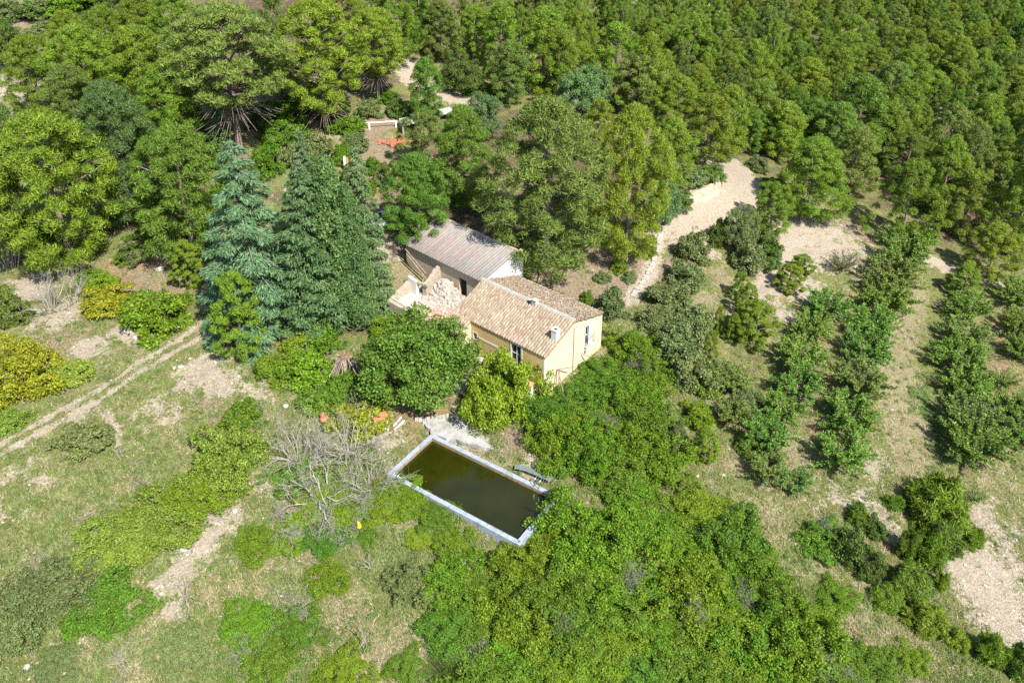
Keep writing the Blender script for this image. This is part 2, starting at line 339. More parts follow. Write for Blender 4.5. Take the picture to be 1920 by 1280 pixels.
for nm, chs in (('soil_a', ('pale', 'red', 'straw')), ('soil_b', ('litter', 'lush', 'soil'))):
    a = gm.color_attributes.new(nm, 'FLOAT_COLOR', 'POINT')
    dat = np.ones((GX.size, 4), np.float32)
    for j, ch in enumerate(chs): dat[:, j] = np.clip(MASK[ch].ravel() / 1.4, 0, 1)
    a.data.foreach_set('color', dat.ravel())
m, t = nodes('hillside soil and grass'); P_ = pos(t)
n1 = noise(t, P_, .22, 3); n2 = noise(t, P_, .9, 5, .65); n3 = noise(t, P_, 4.5, 5, .7); n4 = noise(t, P_, 16, 3, .7)
gcol = ramp(t, n3, [(.3, (.085,.105,.024)), (.5, (.165,.178,.054)), (.7, (.27,.255,.11))])
scol = ramp(t, n3, [(.3, (.17,.145,.070)), (.55, (.29,.25,.14)), (.75, (.40,.35,.23))])
socol = ramp(t, n3, [(.25, (.165,.115,.07)), (.5, (.265,.195,.125)), (.75, (.39,.32,.24))])
pcol = ramp(t, mth(t, 'ADD', mth(t, 'MULTIPLY', n3, .6), mth(t, 'MULTIPLY', n4, .4)), [(.3, (.20,.15,.10)), (.48, (.38,.31,.225)), (.68, (.54,.475,.385))])
rcol = ramp(t, n3, [(.25, (.14,.085,.045)), (.5, (.28,.19,.105)), (.75, (.42,.32,.20))])
lcol = ramp(t, n3, [(.25, (.055,.042,.026)), (.5, (.125,.088,.052)), (.78, (.23,.17,.11))])
lucol = ramp(t, n3, [(.3, (.040,.085,.018)), (.7, (.120,.175,.045))])
def fac(maskv, nz, lo=.38, hi=.62, amt=4.2):
    mm = N(t, 'ShaderNodeMapRange'); mm.interpolation_type = 'SMOOTHSTEP'
    mm.inputs['From Min'].default_value = lo; mm.inputs['From Max'].default_value = hi
    t.links.new(mth(t, 'ADD', mth(t, 'MULTIPLY', maskv, 1.4), mth(t, 'MULTIPLY', mth(t, 'SUBTRACT', nz, .5), amt)), mm.inputs[0]); return mm.outputs[0]
def thr(v, lo, hi):
    mm = N(t, 'ShaderNodeMapRange'); mm.interpolation_type = 'SMOOTHSTEP'
    mm.inputs['From Min'].default_value = lo; mm.inputs['From Max'].default_value = hi; t.links.new(v, mm.inputs[0]); return mm.outputs[0]
va = N(t, 'ShaderNodeVertexColor', layer_name='soil_a'); vb = N(t, 'ShaderNodeVertexColor', layer_name='soil_b')
sa = t.nodes.new('ShaderNodeSeparateColor'); t.links.new(va.outputs[0], sa.inputs[0])
sb = t.nodes.new('ShaderNodeSeparateColor'); t.links.new(vb.outputs[0], sb.inputs[0])
n5 = noise(t, P_, .5, 4, .6); nmix = mth(t, 'ADD', mth(t, 'MULTIPLY', n5, .45), mth(t, 'ADD', mth(t, 'MULTIPLY', n2, .3), mth(t, 'MULTIPLY', n3, .25)))
col = mix(t, thr(n2, .49, .66), gcol, scol)
col = mix(t, thr(mth(t, 'ADD', mth(t, 'MULTIPLY', n1, .5), mth(t, 'MULTIPLY', n2, .5)), .57, .66), col, socol)
for mk, cc in ((sb.outputs[1], lucol), (sb.outputs[0], lcol), (sb.outputs[2], socol), (sa.outputs[2], scol), (sa.outputs[1], rcol), (sa.outputs[0], pcol)):
    col = mix(t, fac(mk, nmix), col, cc)
vo = N(t, 'ShaderNodeTexVoronoi', Scale=3.2); t.links.new(P_, vo.inputs['Vector'])
st = mth(t, 'MULTIPLY', mth(t, 'LESS_THAN', vo.outputs['Distance'], .20), thr(n2, .5, .58))
col = mix(t, mth(t, 'MULTIPLY', st, .7), col, (.48,.44,.38))
hb = mth(t, 'ADD', mth(t, 'MULTIPLY', n3, .7), mth(t, 'MULTIPLY', n4, .3))
finish(m, t, col, .95, bump(t, hb, .35), .15)
gm.materials.append(m)
ground = link('ground', gm, label='sunlit hillside of dry grass, pale earth and forest floor', kind='structure')

# masks looked up at any world spot (for scattering plants and stones)
def lookup(ch, x, y):
    i = np.clip(np.searchsorted(gy, y), 0, len(gy) - 1); j = np.clip(np.searchsorted(gx, x), 0, len(gx) - 1); return MASK[ch][i, j]
def gz(x, y):
    x = np.asarray(x, float); y = np.asarray(y, float)
    i = np.clip(np.searchsorted(gy, y) - 1, 0, len(gy) - 2); j = np.clip(np.searchsorted(gx, x) - 1, 0, len(gx) - 2)
    fx = (x - gx[j]) / (gx[j + 1] - gx[j]); fy = (y - gy[i]) / (gy[i + 1] - gy[i])
    return (GZ[i, j] * (1 - fx) + GZ[i, j + 1] * fx) * (1 - fy) + (GZ[i + 1, j] * (1 - fx) + GZ[i + 1, j + 1] * fx) * fy
def blocked(x, y):
    u = (x - HO[0]) * HU[0] + (y - HO[1]) * HU[1]; v = (x - HO[0]) * HV[0] + (y - HO[1]) * HV[1]
    a, b = pool_uv(x, y)
    return ((u > -11) & (u < .3) & (v > -.3) & (v < 8.7)) | ((u > -19) & (u < -10) & (v > -1.5) & (v < 4.5)) | ((u > -22) & (u < -10) & (v > 4) & (v < 9.6)) | ((a > -.2) & (a < PLEN + .2) & (b > -.2) & (b < PWID + .2))

# ------------------------------------------------------------------ farmhouse
def wallmat(name, base, dirt, chips=(.62,.58,.52), chip_lo=.66):
    m, t = nodes(name); o = oco(t); a = noise(t, o, .8, 5, .6); b = noise(t, o, 5, 6, .7)
    sx = t.nodes.new('ShaderNodeMapping'); sx.inputs['Scale'].default_value = (3, 3, .35); t.links.new(o, sx.inputs[0])
    s = noise(t, sx.outputs[0], 1.6, 5, .6)
    c = mix(t, mth(t, 'MULTIPLY', ramp(t, s, [(.52, (0,0,0)), (.8, (1,1,1))]), .55), base, dirt)
    c = mix(t, ramp(t, a, [(.45, (0,0,0)), (.9, (.6,.6,.6))]), c, dirt)
    c = mix(t, ramp(t, b, [(chip_lo, (0,0,0)), (chip_lo + .05, (1,1,1))]), c, chips)
    return finish(m, t, c, .9, bump(t, b, .02), .2)
M_ochre = wallmat('ochre lime wash', (.62,.43,.19), (.50,.33,.14), (.58,.50,.36))
M_cream = wallmat('faded cream lime wash', (.56,.47,.315), (.49,.39,.25), (.53,.48,.40))
M_white = wallmat('white lime wash', (.60,.585,.55), (.47,.44,.40))
M_stone = plain('rubble masonry', (.24,.19,.13), (.48,.42,.33), 5, .95, .06, .1, 0, 9)
M_render = wallmat('beige barn render', (.44,.36,.26), (.36,.28,.20), (.30,.24,.18), .58)
M_conc = plain('weathered concrete', (.30,.29,.27), (.50,.48,.44), 2.2, .9, .015)
M_dkconc = plain('grey mortar ridge', (.27,.255,.22), (.44,.41,.35), 3, .95, .02)
M_metal = plain('galvanised tube', (.55,.56,.58), (.70,.71,.73), 5, .35, .0, .5, 1)
M_iron = plain('dark painted iron', (.03,.03,.035), (.08,.075,.07), 6, .6, .0)
M_shut = plain('grey white shutter paint', (.55,.56,.58), (.70,.71,.72), 4, .6, .004)
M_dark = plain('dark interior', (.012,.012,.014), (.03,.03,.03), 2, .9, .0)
M_glass, t = nodes('dark window glass'); finish(M_glass, t, (.025,.03,.035), .08, None, .6)
M_wood = plain('weathered timber', (.14,.10,.065), (.34,.27,.20), 5, .9, .02)
M_red = plain('red clay', (.36,.10,.055), (.55,.22,.13), 4, .85, .01)
m, t = nodes('old clay roof tile'); oi = t.nodes.new('ShaderNodeObjectInfo'); g = t.nodes.new('ShaderNodeNewGeometry'); o = oco(t)
rr = mth(t, 'FRACT', mth(t, 'ADD', oi.outputs['Random'], g.outputs['Random Per Island']))
c = ramp(t, rr, [(0, (.22,.16,.105)), (.25, (.34,.27,.19)), (.5, (.28,.215,.15)), (.72, (.43,.355,.26)), (.90, (.32,.235,.16)), (.97, (.30,.17,.11))])
c = mix(t, ramp(t, noise(t, pos(t), 5, 6, .7), [(.50, (0,0,0)), (.72, (.75,.75,.75))]), c, (.15,.13,.10))
c = mix(t, ramp(t, noise(t, pos(t), 1.1, 4, .6), [(.5, (0,0,0)), (.75, (.5,.5,.5))]), c, (.38,.32,.235))
M_tile = finish(m, t, c, .92, bump(t, noise(t, pos(t), 30, 4), .01), .15)

HB = (HO[0], HO[1], 0.0)
house = link('farmhouse', None, label='ochre and cream two-storey farmhouse with a clay tile roof', category='house', loc=HB, rotz=HA)
UL, VR, ZE, ZR, VB, ZB = -10.7, 4.0, 4.05, 5.60, 8.55, 4.15       # left end, ridge v, eave, ridge, back v, back eave
WU, WV = -8.5, -1.75; SL = (ZR - ZE) / VR; ZW = ZE + SL * WV       # wing
def roofz(v): return ZE + SL * v if v <= VR else ZR - (ZR - ZB) / (VB - VR) * (v - VR)
def wall(plane, at_, lines, topf, holes, depth, inward, z0=-.8, ztop=None):
    """wall in a plane: lines = breakpoints along it, holes = (a0, a1, z0, z1); returns a G with reveals"""
    g = G(); al = sorted(set(lines + [h[0] for h in holes] + [h[1] for h in holes])); zl = sorted(set([z0] + [h[2] for h in holes] + [h[3] for h in holes]))
    P = (lambda a, z, d=0: (a, at_ + d * inward, z)) if plane == 'v' else (lambda a, z, d=0: (at_ + d * inward, a, z))
    for a0, a1 in zip(al[:-1], al[1:]):
        zs = zl + [None]
        for q0, q1 in zip(zs[:-1], zs[1:]):
            am = (a0 + a1) / 2
            if q1 is not None and any(h[0] < am < h[1] and h[2] < (q0 + q1) / 2 < h[3] for h in holes): continue
            T0, T1 = (topf(a0), topf(a1)) if q1 is None else (q1, q1)
            g.add([P(a0, q0), P(a1, q0), P(a1, T1), P(a0, T0)], [(0, 1, 2, 3)])
    for a0, a1, b0, b1 in holes:
        for (p, q) in (((a0, b0), (a1, b0)), ((a1, b0), (a1, b1)), ((a1, b1), (a0, b1)), ((a0, b1), (a0, b0))):
            g.add([P(*p), P(*q), P(*q, depth), P(*p, depth)], [(0, 1, 2, 3)])
    return g
FAC_H = [(-8.2, -7.78, 2.32, 2.98), (-3.7, -2.6, 1.95, 3.85)]
GAB_H = [(5.9, 6.9, 2.0, 4.05), (5.78, 6.1, .98, 1.52)]
g = wall('v', 0.0, [WU, 0], lambda a: ZE, FAC_H, .18, 1); g.obj('facade_wall', M_ochre, house)
g = wall('u', 0.0, [0, VR], roofz, [], .18, -1); g.obj('gable_wall', M_cream, house)
g = wall('u', 0.001, [VR, VB], roofz, GAB_H, .18, -1)
g.obj('rear_gable_wall', M_cream, house, label='upper rear half of the cream gable with balcony')
g = G(); g.add([(UL, VB, -.8), (0, VB, -.8), (0, VB, ZB), (UL, VB, ZB)], [(1, 0, 3, 2)]); g.obj('rear_wall', M_cream, house)
g = G(); g.add([(UL, WV, -.8), (UL, 0, -.8), (UL, VR, -.8), (UL, VB, -.8), (UL, VB, ZB), (UL, VR, ZR), (UL, 0, ZE), (UL, WV, ZW)], [(0, 1, 6, 7), (1, 2, 5, 6), (2, 3, 4, 5)]); g.obj('end_wall', M_cream, house)
g = G(); g.add([(UL, WV, -.8), (WU, WV, -.8), (WU, WV, ZW), (UL, WV, ZW)], [(0, 1, 2, 3)]); g.add([(WU, WV, -.8), (WU, 0.2, -.8), (WU, 0.2, ZE + .07), (WU, WV, ZW)], [(0, 1, 2, 3)]); g.obj('wing_wall', M_cream, house, label='cream wall of the low wing beside the ochre facade')
# seam / downpipe on the gable, facade plaster band, white corner, plinth bench
g = G(); g.tube([(.04, VR + .12, -.5), (.04, VR + .1, 4.9)], .025, 5); g.obj('cable', M_iron, house)
g = G(); g.box((-7.6, -.03, 2.52), (-3.75, .04, 2.74)); g.obj('plaster_band', M_white, house)
g = G(); g.box((-.16, -.012, -.6), (.012, .2, ZE - .12)); g.obj('corner_strip', M_white, house)
g = G(); g.box((WU + .004, -.42, -.6), (-5.2, .01, .62)); g.box((WU + .004, WV + .1, -.6), (WU + .42, -.43, .6)); g.obj('bench', M_white, house)
def framed(name, box, plane, at_, inward, fm, wdt=.09, proud=.02, muntin=0):
    a0, a1, b0, b1 = box; fr = G(); P = (lambda a, d, z: (a, at_ + d, z)) if plane == 'v' else (lambda a, d, z: (at_ + d, a, z))
    def bx(gg, x0, x1, z0, z1, d0, d1):
        p, q = np.array(P(x0, d0 * inward, z0)), np.array(P(x1, d1 * inward, z1)); gg.box(np.minimum(p, q), np.maximum(p, q))
    bx(fr, a0 - wdt, a1 + wdt, b1, b1 + wdt, -proud, .05); bx(fr, a0 - wdt, a1 + wdt, b0 - wdt, b0, -proud - .02, .05)
    bx(fr, a0 - wdt, a0, b0, b1, -proud, .05); bx(fr, a1, a1 + wdt, b0, b1, -proud, .05)
    wo_ = fr.obj(name, fm, house)
    pg = G(); bx(pg, a0, a1, b0, b1, .13, .16); pg.obj('pane', M_glass, wo_)
    if muntin:
        mg = G()
        for k in range(1, muntin + 1): bx(mg, a0 + (a1 - a0) * k / (muntin + 1) - .025, a0 + (a1 - a0) * k / (muntin + 1) + .025, b0, b1, .08, .125)
        bx(mg, a0, a1, (b0 + b1) / 2 - .02, (b0 + b1) / 2 + .02, .08, .12); mg.obj('glazing_bar', M_shut, wo_)
    return wo_, bx
framed('window', FAC_H[0], 'v', 0, 1, M_white, .1)
wd, bx = framed('balcony_door', FAC_H[1], 'v', 0, 1, M_white, .14, .03, 1)
wd, bx = framed('balcony_window', GAB_H[0], 'u', 0, -1, M_white, .06, .02, 1)
sg = G(); sg.box((.02, 6.36, 2.02), (.06, 6.92, 4.02)); sg.obj('shutter', M_shut, wd)
sg = G(); sg.box((.0, 5.8, 1.93), (.34, 7.0, 2.0)); sg.obj('balcony_slab', M_white, wd)
bg_ = G()
for k in range(9): bg_.tube([(.32, 5.84 + k * .14, 2.0), (.32, 5.84 + k * .14, 2.95)], .012, 4)
for z in (2.1, 2.95): bg_.tube([(.02, 5.82, z), (.32, 5.82, z), (.32, 6.98, z), (.02, 6.98, z)], .016, 4)
bg_.obj('balcony_rail', M_iron, wd)
framed('small_window', GAB_H[1], 'u', 0, -1, M_white, .07)
# roof tiles: one curved clay tile, laid in courses over a channelled bed
def tile_mesh(L_=.46, r0=.10, r1=.082, seg=6):
    g = G(); an = np.linspace(0, math.pi, seg + 1); th = .016
    for k in range(1):
        o0 = np.stack([r0 * np.cos(an), np.zeros(seg + 1), r0 * 1.1 * np.sin(an)], -1); o1 = np.stack([r1 * np.cos(an), np.full(seg + 1, L_), r1 * 1.1 * np.sin(an)], -1)
        V = np.vstack([o0, o1, o0 * [1 - th / r0, 1, 1 - th / r0], o1 * [1 - th / r1, 1, 1 - th / r1]]); n = seg + 1; i = np.arange(seg)
        g.add(V, np.vstack([np.stack([i, i + 1, n + i + 1, n + i], -1), np.stack([i + 1, i, 2 * n + i, 2 * n + i + 1], -1)]))
    return g
TILE = tile_mesh().mesh('roof_tile', [M_tile], True)
TV = np.vstack(tile_mesh().V); TF = np.vstack(tile_mesh().F[4])
rng = np.random.RandomState(3)
SP = .285; EXP = .345
front, rear = [], []
cols = np.arange(UL + .1, .06, SP)
ns = math.atan(SL)
for ci, u in enumerate(cols):
    v0 = WV - .10 if u < WU + .05 else -.09
    k = 0
    while v0 + k * EXP * math.cos(ns) < VR - .22:
        v = v0 + k * EXP * math.cos(ns)
        front.append((u + rng.randn() * .012, v, ZE + SL * v + .06 + k * .0005, ns + .05 + rng.randn() * .02, rng.randn() * .035, 0)); k += 1
nb = math.atan((ZR - ZB) / (VB - VR))
for u in cols:
    k = 0
    while VB + .15 - k * EXP * math.cos(nb) > VR + .35:
        v = VB + .15 - k * EXP * math.cos(nb)
        rear.append((u + rng.randn() * .03, v, roofz(v) + .06 + abs(rng.randn()) * .012, nb + .05 + rng.randn() * .05, math.pi + rng.randn() * .10, 1)); k += 1
rf = G(); e = .02
wl = WU + .06
rf.hexa([(UL - .05, WV - .05, ZW - .06), (wl, WV - .05, ZW - .06), (wl, -.02, ZE - .06), (UL - .05, -.02, ZE - .06), (UL - .05, WV - .05, ZW + .045), (wl, WV - .05, ZW + .045), (wl, -.02, ZE + .05), (UL - .05, -.02, ZE + .05)])
rf.hexa([(UL - .05, -.03, ZE - .07), (.05, -.03, ZE - .07), (.05, VR, ZR - .05), (UL - .05, VR, ZR - .05), (UL - .05, -.03, ZE + .03), (.05, -.03, ZE + .03), (.05, VR, ZR + .05), (UL - .05, VR, ZR + .05)])
froof = rf.obj('front_roof', M_tile, house)
rf = G(); rf.hexa([(UL - .05, VR, ZR - .06), (.05, VR, ZR - .06), (.05, VB + .06, ZB - .07), (UL - .05, VB + .06, ZB - .07), (UL - .05, VR, ZR + .045), (.05, VR, ZR + .045), (.05, VB + .06, ZB + .03), (UL - .05, VB + .06, ZB + .03)])
rroof = rf.obj('rear_roof', M_tile, house, label='older rear slope of jumbled clay tiles')
def tmat(tl):
    u, v, z, pitch, yaw, back = tl
    return Matrix.Translation((u, v, z)) @ Matrix.Rotation(yaw, 4, 'Z') @ Matrix.Rotation(pitch, 4, 'X')
def put_tiles(lst, parent, n_single):
    order = sorted(range(len(lst)), key=lambda i: lst[i][1])
    g = G()
    for q, i in enumerate(order):
        M = tmat(lst[i])
        if q < n_single:
            o = link('roof_tile', TILE, parent); o.matrix_local = M
        else:
            A = np.array(M); g.add(TV @ A[:3, :3].T + A[:3, 3], TF)
    # concave under tiles between the rows
    for i in range(0, len(lst)):
        u, v, z, pitch, yaw, back = lst[i]
        A = np.array(tmat((u + SP / 2, v, z - .03, pitch, yaw, back)) @ Matrix.Rotation(math.pi, 4, 'Y')); g.add(TV @ A[:3, :3].T + A[:3, 3], TF)
    if g.n: g.obj('tile_courses', M_tile, parent, True, kind='stuff')
put_tiles(front, froof, 300); put_tiles(rear, rroof, 0)
g = G(); K = 14; ul = np.linspace(UL - .1, .02, K)
for a, b in zip(ul[:-1], ul[1:]): g.hexa([(a, VR - .16, ZR + .02), (b, VR - .16, ZR + .02), (b, VR + .42, ZR - .06), (a, VR + .42, ZR - .06), (a, VR - .05, ZR + .22), (b, VR - .05, ZR + .22), (b, VR + .3, ZR + .18), (a, VR + .3, ZR + .18)])
g.obj('ridge_cap', M_dkconc, house)
g = G(); g.box((-.56, 1.55, 4.2), (-.02, 2.1, 5.75)); g.box((-.6, 1.51, 5.75), (.02, 2.14, 5.83)); ch = g.obj('chimney', M_white, house, label='white chimney at the gable edge of the roof')
g = G(); g.box((-.4, 1.68, 5.832), (-.18, 1.98, 5.842)); g.obj('flue', M_dark, ch)
g = G(); g.box((-4.45, 3.7, 5.2), (-4.0, 4.1, 6.15)); g.box((-4.9, 3.72, 5.2), (-4.5, 4.05, 6.0)); g.box((-4.5, 3.66, 6.15), (-3.95, 4.14, 6.2)); ch = g.obj('chimney', M_conc, house, label='stubby double chimney on the ridge')
g = G(); g.box((-4.86, 3.69, 5.5), (-4.55, 3.715, 5.95)); g.obj('flue', M_dark, ch)

# ------------------------------------------------------------------ barn behind the farmhouse
BU, BV = -10.62, 4.15; BA = math.atan2(.45, -11.6)                 # front right corner in house axes, direction to its far end
bd = np.array([math.cos(BA), math.sin(BA)]); bw = hl(BU, BV); bang = HA + BA + math.pi
barn = link('barn', None, label='long barn with a corrugated grey roof streaked red', category='barn', loc=(bw[0], bw[1], 0), rotz=bang)
BL, BW, BE, BR = 11.2, 4.7, 5.55, 6.75                             # local x runs right -> negative is the far end
def brz(v): return BE + (BR - BE) * v / BW
g = wall('v', 0.0, [-BL, 0], lambda a: BE - .05, [(-3.4, -2.35, 2.4, 4.55)], .3, 1, 1.0); fw = g.obj('front_wall', M_render, barn)
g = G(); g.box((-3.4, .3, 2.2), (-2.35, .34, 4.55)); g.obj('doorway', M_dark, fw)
g = G(); g.add([(0, 0, 1), (0, BW, 1), (0, BW + .9, 1), (0, BW + .9, BR - .1), (0, BW, BR - .02), (0, 0, BE - .05)], [(0, 1, 4, 5), (1, 2, 3, 4)]); g.add([(-.3, 0, 1), (-.3, BW + .9, 1), (-.3, BW + .9, BR - .1), (-.3, 0, BE - .05)], [(1, 0, 3, 2)]); g.add([(0, BW + .9, 1), (-.3, BW + .9, 1), (-.3, BW + .9, BR - .1), (0, BW + .9, BR - .1)], [(0, 1, 2, 3)])
g.obj('end_wall', M_white, barn, label='white end wall above the farmhouse roof')
g = G(); g.add([(-BL, 0, 1), (-BL, BW, 1), (-BL, BW, BR - .05), (-BL, 0, BE - .05)], [(1, 0, 3, 2)]); g.add([(-BL, BW, 1), (-.3, BW, 1), (-.3, BW, BR - .05), (-BL, BW, BR - .05)], [(1, 0, 3, 2)]); g.obj('rear_wall', M_stone, barn)
M_sheet = None
m, t = nodes('grey fibre cement sheet'); o = oco(t); oi = t.nodes.new('ShaderNodeObjectInfo')
c = ramp(t, noise(t, o, 1.6, 5, .6), [(.3, (.17,.155,.14)), (.7, (.27,.25,.225))])
c = mix(t, mth(t, 'MULTIPLY', oi.outputs['Random'], .35), c, (.31,.28,.25))
c = mix(t, ramp(t, noise(t, pos(t), 6, 5, .7), [(.56, (0,0,0)), (.7, (.6,.6,.6))]), c, (.20,.185,.17))
M_sheet = finish(m, t, c, .9, None, .15)
def sheet(w_, l_, waves=3, amp=.062):
    n = waves * 6; x = np.linspace(0, w_, n + 1); z = amp * np.cos(np.linspace(0, waves * 2 * math.pi, n + 1))
    g = G()
    V = np.vstack([np.c_[x, np.zeros(n + 1), z], np.c_[x, np.full(n + 1, l_), z], np.c_[x, np.zeros(n + 1), z - .012], np.c_[x, np.full(n + 1, l_), z - .012]])
    i = np.arange(n); k = n + 1
    g.add(V, np.vstack([np.stack([i, i + 1, k + i + 1, k + i], -1), np.stack([2 * k + i + 1, 2 * k + i, 3 * k + i, 3 * k + i + 1], -1), np.stack([i + 1, i, 2 * k + i, 2 * k + i + 1], -1)])); return g
ang = math.atan((BR - BE) / BW); SLEN = BW / math.cos(ang)
rows = 1; ncol = 11; sw = (BL + .1) / ncol; sl = (SLEN + .35) / rows + .12
SHEET = sheet(sw + .05, sl).mesh('roof_sheet', [M_sheet], True)
g = G(); g.hexa([(-BL, 0.05, BE - .16), (-.05, 0.05, BE - .16), (-.05, BW, BR - .14), (-BL, BW, BR - .14), (-BL, 0.05, BE - .08), (-.05, 0.05, BE - .08), (-.05, BW, BR - .06), (-BL, BW, BR - .06)])
broof = g.obj('roof', M_wood, barn)
for i in range(ncol):
    for j in range(rows):
        o = link('roof_sheet', SHEET, broof); y = -.28 + j * (sl - .12)
        o.matrix_local = Matrix.Translation((-BL - .03 + i * sw, y * math.cos(ang), BE + .04 + y * math.sin(ang) + j * .012 + (i % 2) * .007)) @ Matrix.Rotation(rng.randn() * .004, 4, 'Z') @ Matrix.Rotation(ang - .004, 4, 'X')
for i, (a, s0, s1) in enumerate(((1,.0,.55),(2,.05,.9),(3,.0,.6),(4,.05,.75),(5,.0,.6),(6,.1,.7),(7,.0,.75),(8,.35,.55),(9,.05,.45))):
    x = -BL - .03 + a * sw + .06; g = G(); y0, y1 = (s0 * SLEN - .2), (s1 * SLEN - .1)
    g.hexa([(x, y0 * math.cos(ang), BE + .12 + y0 * math.sin(ang)), (x + .07, y0 * math.cos(ang), BE + .12 + y0 * math.sin(ang)), (x + .07, y1 * math.cos(ang), BE + .12 + y1 * math.sin(ang)), (x, y1 * math.cos(ang), BE + .12 + y1 * math.sin(ang)),
            (x, y0 * math.cos(ang), BE + .125 + y0 * math.sin(ang)), (x + .07, y0 * math.cos(ang), BE + .125 + y0 * math.sin(ang)), (x + .07, y1 * math.cos(ang), BE + .145 + y1 * math.sin(ang)), (x, y1 * math.cos(ang), BE + .145 + y1 * math.sin(ang))])
    g.obj('red_seam', M_red, broof)
g = G(); g.hexa([(-BL - .05, BW - .1, BR - .02), (.02, BW - .1, BR - .02), (.02, BW + .32, BR - .06), (-BL - .05, BW + .32, BR - .06), (-BL - .05, BW - .02, BR + .16), (.02, BW - .02, BR + .16), (.02, BW + .24, BR + .14), (-BL - .05, BW + .24, BR + .14)]); g.obj('ridge_cap', M_stone, barn)
for k, (x0, z0, x1, z1) in enumerate(((-11.0, 5.0, -7.6, 3.5), (-10.6, 4.7, -7.2, 3.1))):
    g = G(); g.tube([(x0, -.25 - .2 * k, z0), (x1, -.5 - .3 * k, z1)], .07, 4)
    g.obj('fallen_beam', M_wood, None, label=('upper' if k == 0 else 'lower') + ' fallen roof beam leaning on the beige barn wall', category='beam', group='fallen beams of the ruin').matrix_world = Matrix.Translation((bw[0], bw[1], 0)) @ Matrix.Rotation(bang, 4, 'Z')

# ------------------------------------------------------------------ roofless ruin between farmhouse and barn
ruin = link('ruined_outbuilding', None, label='roofless ruin with a red tiled floor left of the farmhouse', category='ruin', loc=HB, rotz=HA)
FZ = 2.55
m, t = nodes('broken red floor tile'); o = oco(t)
c = ramp(t, noise(t, o, 3.5, 6, .75), [(.34, (.52,.47,.40)), (.45, (.45,.40,.37)), (.52, (.46,.17,.105)), (.7, (.50,.13,.075))])
c2 = ramp(t, noise(t, o, 5, 5, .7), [(.3, (.36,.30,.24)), (.7, (.58,.53,.48))])
sx = t.nodes.new('ShaderNodeSeparateXYZ'); t.links.new(o, sx.inputs[0])
fx = N(t, 'ShaderNodeMapRange'); fx.inputs['From Min'].default_value = -16.5; fx.inputs['From Max'].default_value = -12.5; t.links.new(mth(t, 'ADD', sx.outputs[0], mth(t, 'MULTIPLY', noise(t, o, 1.2, 4), 2.0)), fx.inputs[0])
M_floor = finish(m, t, mix(t, fx.outputs[0], c2, c), .9, bump(t, noise(t, o, 9, 5), .05))
g = G(); gxx = np.linspace(-18.2, -10.75, 40); gyy = np.linspace(-1.0, 4.1, 28); A, B = np.meshgrid(gxx, gyy)
Z = FZ + (fbm(A * 1.3, B * 1.3, 4) - .5) * .18; k = np.arange(27)[:, None] * 40 + np.arange(39)[None]
g.add(np.stack([A, B, Z], -1).reshape(-1, 3), np.stack([k, k + 1, k + 41, k + 40], -1).reshape(-1, 4)); g.obj('tiled_floor', M_floor, ruin)
def ragged(name, p0, p1, z0, zt, th, mat, n=14, amp=.25, lab=None, seed=0):
    """broken wall with an uneven top"""
    g = G(); p0, p1 = np.array(p0, float), np.array(p1, float); d = unit(p1 - p0); nn = np.array([-d[1], d[0]]); rs = np.random.RandomState(seed)
    zt = np.interp(np.linspace(0, 1, n + 1), np.linspace(0, 1, len(zt)), zt) + (rs.rand(n + 1) - .5) * amp
    for i in range(n):
        a, b = p0 + (p1 - p0) * i / n, p0 + (p1 - p0) * (i + 1) / n
        g.hexa([(*a, z0), (*b, z0), (*(b + nn * th), z0), (*(a + nn * th), z0), (*a, zt[i]), (*b, zt[i + 1]), (*(b + nn * th), zt[i + 1] - .03), (*(a + nn * th), zt[i] - .03)])
    return g.obj(name, mat, ruin, label=lab)
ragged('front_wall', (-18.4, -1.3), (-10.75, -1.3), -.4, [2.8, 2.75, 2.65, 2.6, 2.6], .42, M_stone, 18, .08)
ragged('parapet', (-18.4, -.86), (-14.2, -.86), 2.4, [2.95, 2.85, 2.75, 2.66], .25, M_conc, 12, .06)
ragged('side_wall', (-18.4, 1.5), (-18.4, -1.3), 1.2, [3.75, 3.5, 3.0, 2.7], .4, M_stone, 14, .3)
ragged('jamb_wall', (-18.35, 1.5), (-17.2, 1.5), 2.2, [4.25, 4.05], .35, M_white, 6, .12)
ragged('broken_wall', (-16.2, 1.9), (-16.6, 4.4), 1.5, [3.8, 4.3, 4.8], .45, M_stone, 10, .3)
ragged('lintel', (-17.2, 1.55), (-15.9, 1.75), 3.85, [4.05, 4.1], .3, M_stone, 4, .04)
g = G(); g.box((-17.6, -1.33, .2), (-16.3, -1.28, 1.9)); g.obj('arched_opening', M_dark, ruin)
def stone_field(name, n, cx, cy, sx_, sy_, zf, smin, smax, mat, seed, **kw):
    rs = np.random.RandomState(seed); g = G()
    base = np.array([(-1,-1,-1),(1,-1,-1),(1,1,-1),(-1,1,-1),(-1,-1,1),(1,-1,1),(1,1,1),(-1,1,1)], float)
    F6 = [(3,2,1,0),(4,5,6,7),(0,1,5,4),(1,2,6,5),(2,3,7,6),(3,0,4,7)]
    for i in range(n):
        x, y = cx + rs.randn() * sx_, cy + rs.randn() * sy_; s = smin + (smax - smin) * rs.rand() ** 2.5
        q = base * (.6 + .5 * rs.rand(8, 3)) * [s, s * (.6 + .4 * rs.rand()), s * (.4 + .4 * rs.rand())]
        R = np.array(Matrix.Rotation(rs.rand() * 6.3, 3, 'Z') @ Matrix.Rotation(rs.randn() * .5, 3, 'X'))
        g.add(q @ R.T + [x, y, zf(x, y)], F6)
    return g.obj(name, mat, **kw)
M_lime = plain('pale limestone', (.36,.32,.27), (.56,.52,.46), 4, .95, .03)
M_plaster = plain('fallen plaster and limestone', (.26,.225,.18), (.50,.46,.40), 3, .95, .03)
